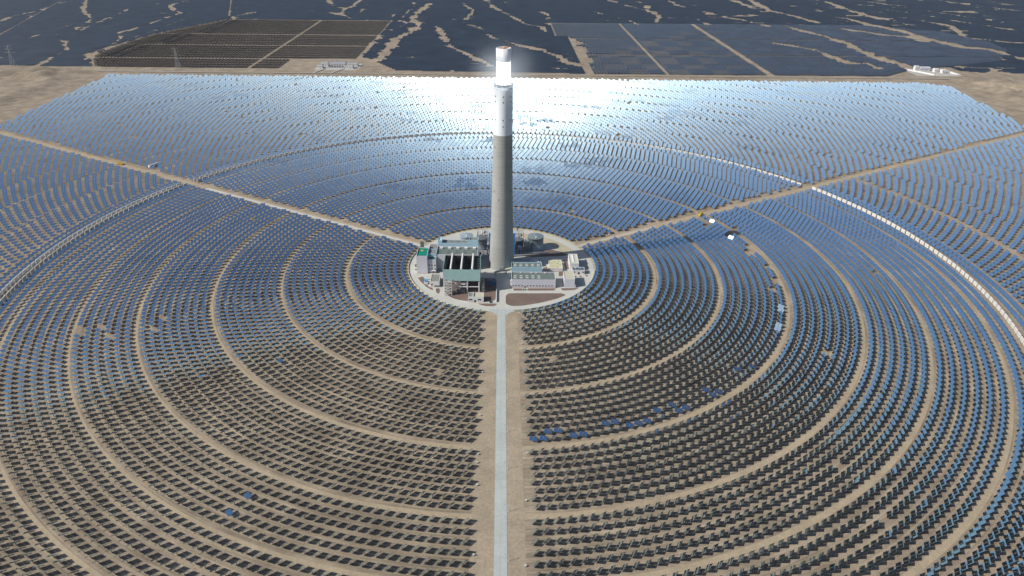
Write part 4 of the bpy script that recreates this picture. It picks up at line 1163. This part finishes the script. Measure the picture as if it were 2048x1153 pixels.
pylon(-1120, 1000, 46, "tall lattice pylon at the far left edge before the solar farm")
pylon(-735, 985, 46, "tall lattice pylon in front of the dark left tracker block")
pylon(1180, 905, 30, "short lattice pylon on the open ground at far right")

# ------------------------------------------------------------------ lamps, cabinets, machines
M_LAMP = mat("lamp_pole_paint", (0.66, 0.66, 0.64), 0.5)
lamp = None
for k in range(9):
    y = -425.8 + 38.8 * k
    if lamp is None:
        lamp = empty("street_lamp", (6.6, y, 0.0))
        b = MB(); b.bar((0, 0, 0), (0, 0, 5.6), 0.13, 8, r2=0.09); b.box(-0.3, 0.3, -0.3, 0.3, 0, 0.35); p1 = b.build("pole", M_LAMP, lamp)
        b = MB(); b.bar((0, 0, 5.5), (-1.5, 0, 5.9), 0.07, 6); p2 = b.build("arm", M_LAMP, lamp)
        b = MB(); b.box(-2.2, -1.4, -0.16, 0.16, 5.84, 5.98); p3 = b.build("lamp_head", M_STEEL, lamp); r_ = lamp
    else:
        r_ = lamp.copy(); COL.objects.link(r_); r_.location = (6.6, y, 0)
        for c in (p1, p2, p3): d = c.copy(); COL.objects.link(d); d.parent = r_
    tag(r_, "slim pale street lamp, %s from the bottom of the picture along the road" % ordinal(max(k, 1)) if k else "slim pale street lamp nearest the camera, below the picture edge", "street lamp", "street lamps along the concrete road")
cab = None
def cabinet(x, y, label):
    global cab, cp
    if cab is None:
        cab = empty("control_cabinet", (x, y, 0))
        b = MB(); b.box(-0.5, 0.5, -0.35, 0.35, 0.25, 1.4); b.box(-0.56, 0.56, -0.4, 0.4, 1.4, 1.48); a = b.build("case", M_LAMP, cab)
        b = MB(); b.box(-0.42, 0.42, -0.4, -0.352, 0.4, 1.3); c = b.build("door", M_LAMP, cab)
        b = MB(); b.box(-0.6, 0.6, -0.45, 0.45, 0, 0.25); d = b.build("base", M_STEEL, cab); cp = (a, c, d); r_ = cab
    else:
        r_ = cab.copy(); COL.objects.link(r_); r_.location = (x, y, 0); r_.rotation_euler = (0, 0, 0)
        for c in cp: d = c.copy(); COL.objects.link(d); d.parent = r_
    tag(r_, label, "cabinet", "white cabinets beside the roads")
for k, (a_, b_) in enumerate(((956, 910), (954, 927), (954, 972), (947, 1112), (962, 705), (965, 746), (960, 832), (967, 661), (1053, 908), (1051, 1134), (1044, 689), (1052, 1003))):
    x, y = wpt(a_, b_, 0)
    cabinet(x, y, "small white cabinet %s of the concrete road, %d metres out from the tower" % ("left" if x < 0 else "right", round(math.hypot(x, y))))
for az, nm, sgn in ((AZ_L, "left", 1), (AZ_R, "right", 1)):
    for k in range(16):
        r = 150 + k * 46
        x = r * math.sin(az) + 5.6 * math.cos(az) * (1 if k % 3 else -1.2); y = r * math.cos(az) - 5.6 * math.sin(az) * (1 if k % 3 else -1.2)
        cabinet(x, y, "small white cabinet beside the %s slanting dirt road, %s counted outwards from the tower" % (nm, ordinal(k + 1)))

def wheel(b, x, y, r=0.55, w=0.4, mi=0):
    b.bar((x - w / 2, y, r), (x + w / 2, y, r), r, 14, mi)
M_TYRE = mat("black_rubber", (0.02, 0.02, 0.02), 0.9)
M_CY = mat("crane_yellow", (0.62, 0.42, 0.03), 0.5, 0, 0.06)
def crane(x, y, rz, label):
    rt = tag(empty("mobile_crane", (x, y, 0.05), rz), label, "crane")
    b = MB(); b.box(-1.25, 1.25, -5.0, 5.0, 1.0, 1.7); b.box(-1.2, 1.2, -5.0, -2.9, 1.7, 2.9); b.build("chassis", M_CY, rt)
    b = MB(); b.box(-1.1, 0.0, 0.6, 2.8, 1.8, 3.6); b.box(0.1, 1.2, -1.6, 3.0, 1.75, 2.9); b.build("cab", M_CY, rt)
    b = MB(); b.box(-1.14, -1.1, 0.9, 2.5, 2.7, 3.4); b.box(-0.95, -0.15, 2.8, 2.84, 2.6, 3.4); b.build("window", M_GLASS, rt)
    b = MB(); b.bar((0.0, -1.4, 3.0), (0.0, 7.6, 5.4), 0.42, 4); b.bar((0.0, 4.0, 4.5), (0.0, 10.0, 6.0), 0.3, 4); b.build("boom", M_CY, rt)
    for yy in (-3.8, -2.2, 2.2, 3.8):
        for xx in (-1.15, 1.15): b = MB(); wheel(b, xx, yy); b.build("wheel", M_TYRE, rt)
    b = MB()
    for yy in (-4.6, 4.6): b.box(-3.0, 3.0, yy - 0.2, yy + 0.2, 0.7, 0.95); b.box(-3.2, -2.7, yy - 0.3, yy + 0.3, 0, 0.3); b.box(2.7, 3.2, yy - 0.3, yy + 0.3, 0, 0.3)
    b.build("outrigger", M_STEEL, rt)
crane(248.5, 142.5, math.radians(-38), "yellow mobile crane on the right slanting dirt road")
crane(-553, 317, math.radians(75), "yellow mobile crane on the left slanting dirt road")
tk = tag(empty("tank_trailer", (-501, 309, 0.0), math.radians(-22)), "long white cylindrical tank lying beside the left slanting dirt road", "tank")
b = MB(); b.bar((0, -8, 2.6), (0, 7, 2.6), 1.9, 20); b.bar((0, 7, 3.0), (0, 12, 3.4), 0.7, 12); b.build("barrel", W_WHITE, tk)
b = MB(); b.bar((0, -8.1, 2.6), (0, -8.6, 2.6), 1.95, 20, r2=1.4); b.build("end_cap", M_WHITE, tk)
b = MB(); b.box(-1.4, 1.4, -6.5, -5.5, 0, 1.0); b.box(-1.4, 1.4, 4.0, 5.0, 0, 1.0); b.box(-3.2, 1.6, -10.6, -8.8, 0.1, 0.5); b.build("cradle", M_STEEL, tk)
def car(x, y, rz, m, label, cat="car"):
    rt = tag(empty("parked_car", (x, y, 0.12), rz), label, cat)
    b = MB(); b.box(-0.9, 0.9, -2.2, 2.2, 0.35, 0.95); b.build("body", m, rt)
    b = MB(); b.add([(-0.85, -1.7, 0.95), (0.85, -1.7, 0.95), (0.85, 1.2, 0.95), (-0.85, 1.2, 0.95), (-0.7, -1.3, 1.5), (0.7, -1.3, 1.5), (0.7, 0.6, 1.5), (-0.7, 0.6, 1.5)], [(4, 5, 6, 7), (0, 1, 5, 4), (1, 2, 6, 5), (2, 3, 7, 6), (3, 0, 4, 7)]); c = b.build("cabin", M_GLASS, rt)
    b = MB(); b.box(-0.68, 0.68, -1.25, 0.55, 1.502, 1.54); b.build("roof", m, rt)
    for yy in (-1.4, 1.4):
        for xx in (-0.85, 0.85): b = MB(); wheel(b, xx, yy, 0.33, 0.22); b.build("wheel", M_TYRE, rt)
car(-87.5, 6.5, 1.2, M_WHITE, "leftmost white car parked behind the emerald roofed office block")
car(-83.5, 8.5, 1.2, M_WHITE, "rightmost white car parked behind the emerald roofed office block")
car(24.5, -54.2, math.pi / 2, mat("pale_green_car_paint", (0.35, 0.42, 0.36), 0.3), "pale green car parked below the windows of the long workshop")
car(-9.0, -79.0, 0.4, mat("dark_car_paint", (0.05, 0.05, 0.06), 0.3), "dark car parked beside the white gatehouse")

# ------------------------------------------------------------------ haze
hz = MB(); hz.box(-3600, 3600, -900, 4200, -9.0, 346.0)
M_HAZE = bpy.data.materials.new("thin_desert_haze"); M_HAZE.use_nodes = True
_nt = M_HAZE.node_tree; _nt.nodes.remove(_nt.nodes["Principled BSDF"])
_v = _nt.nodes.new("ShaderNodeVolumePrincipled"); _v.inputs["Color"].default_value = (0.80, 0.88, 1.0, 1); _v.inputs["Density"].default_value = HAZE
_nt.links.new(_v.outputs[0], _nt.nodes["Material Output"].inputs["Volume"])
if HAZE > 0:
    tag(hz.build("haze", M_HAZE), kind='stuff')

# dusty air round the receiver, dense enough to scatter its emission as a halo
dh = MB()
R_ = 46.0
prof = [(0.02, 200 - R_)] + [(R_ * math.sin(math.pi * k / 16), 200 - R_ * math.cos(math.pi * k / 16)) for k in range(1, 16)] + [(0.02, 200 + R_)]
dh.lathe(prof, 0, 0, 32, caps=False)
M_DHZ = bpy.data.materials.new("dust_round_receiver"); M_DHZ.use_nodes = True
_nt = M_DHZ.node_tree; N = _nt.nodes; L = _nt.links; N.remove(N["Principled BSDF"])
_v = N.new("ShaderNodeVolumePrincipled"); _v.inputs["Color"].default_value = (0.9, 0.95, 1.0, 1)
tc = N.new("ShaderNodeTexCoord"); sb = N.new("ShaderNodeVectorMath"); sb.operation = 'SUBTRACT'; sb.inputs[1].default_value = (0, 0, 200)
L.new(tc.outputs["Object"], sb.inputs[0])
ln = N.new("ShaderNodeVectorMath"); ln.operation = 'LENGTH'; L.new(sb.outputs[0], ln.inputs[0])
mr = N.new("ShaderNodeMapRange"); mr.inputs[1].default_value = R_; mr.inputs[2].default_value = 4.0; mr.inputs[3].default_value = 0.0; mr.inputs[4].default_value = 1.0
L.new(ln.outputs["Value"], mr.inputs[0])
pw = N.new("ShaderNodeMath"); pw.operation = 'POWER'; pw.inputs[1].default_value = 3.0; L.new(mr.outputs[0], pw.inputs[0])
ml = N.new("ShaderNodeMath"); ml.operation = 'MULTIPLY'; ml.inputs[1].default_value = 0.02; L.new(pw.outputs[0], ml.inputs[0])
L.new(ml.outputs[0], _v.inputs["Density"]); L.new(_v.outputs[0], N["Material Output"].inputs["Volume"])
o = dh.build("dust_haze", M_DHZ); o.location = (TOWER[0], 0, 0); tag(o, "faint bright dusty haze hanging round the blazing receiver at the tower top", "haze", None, 'stuff')
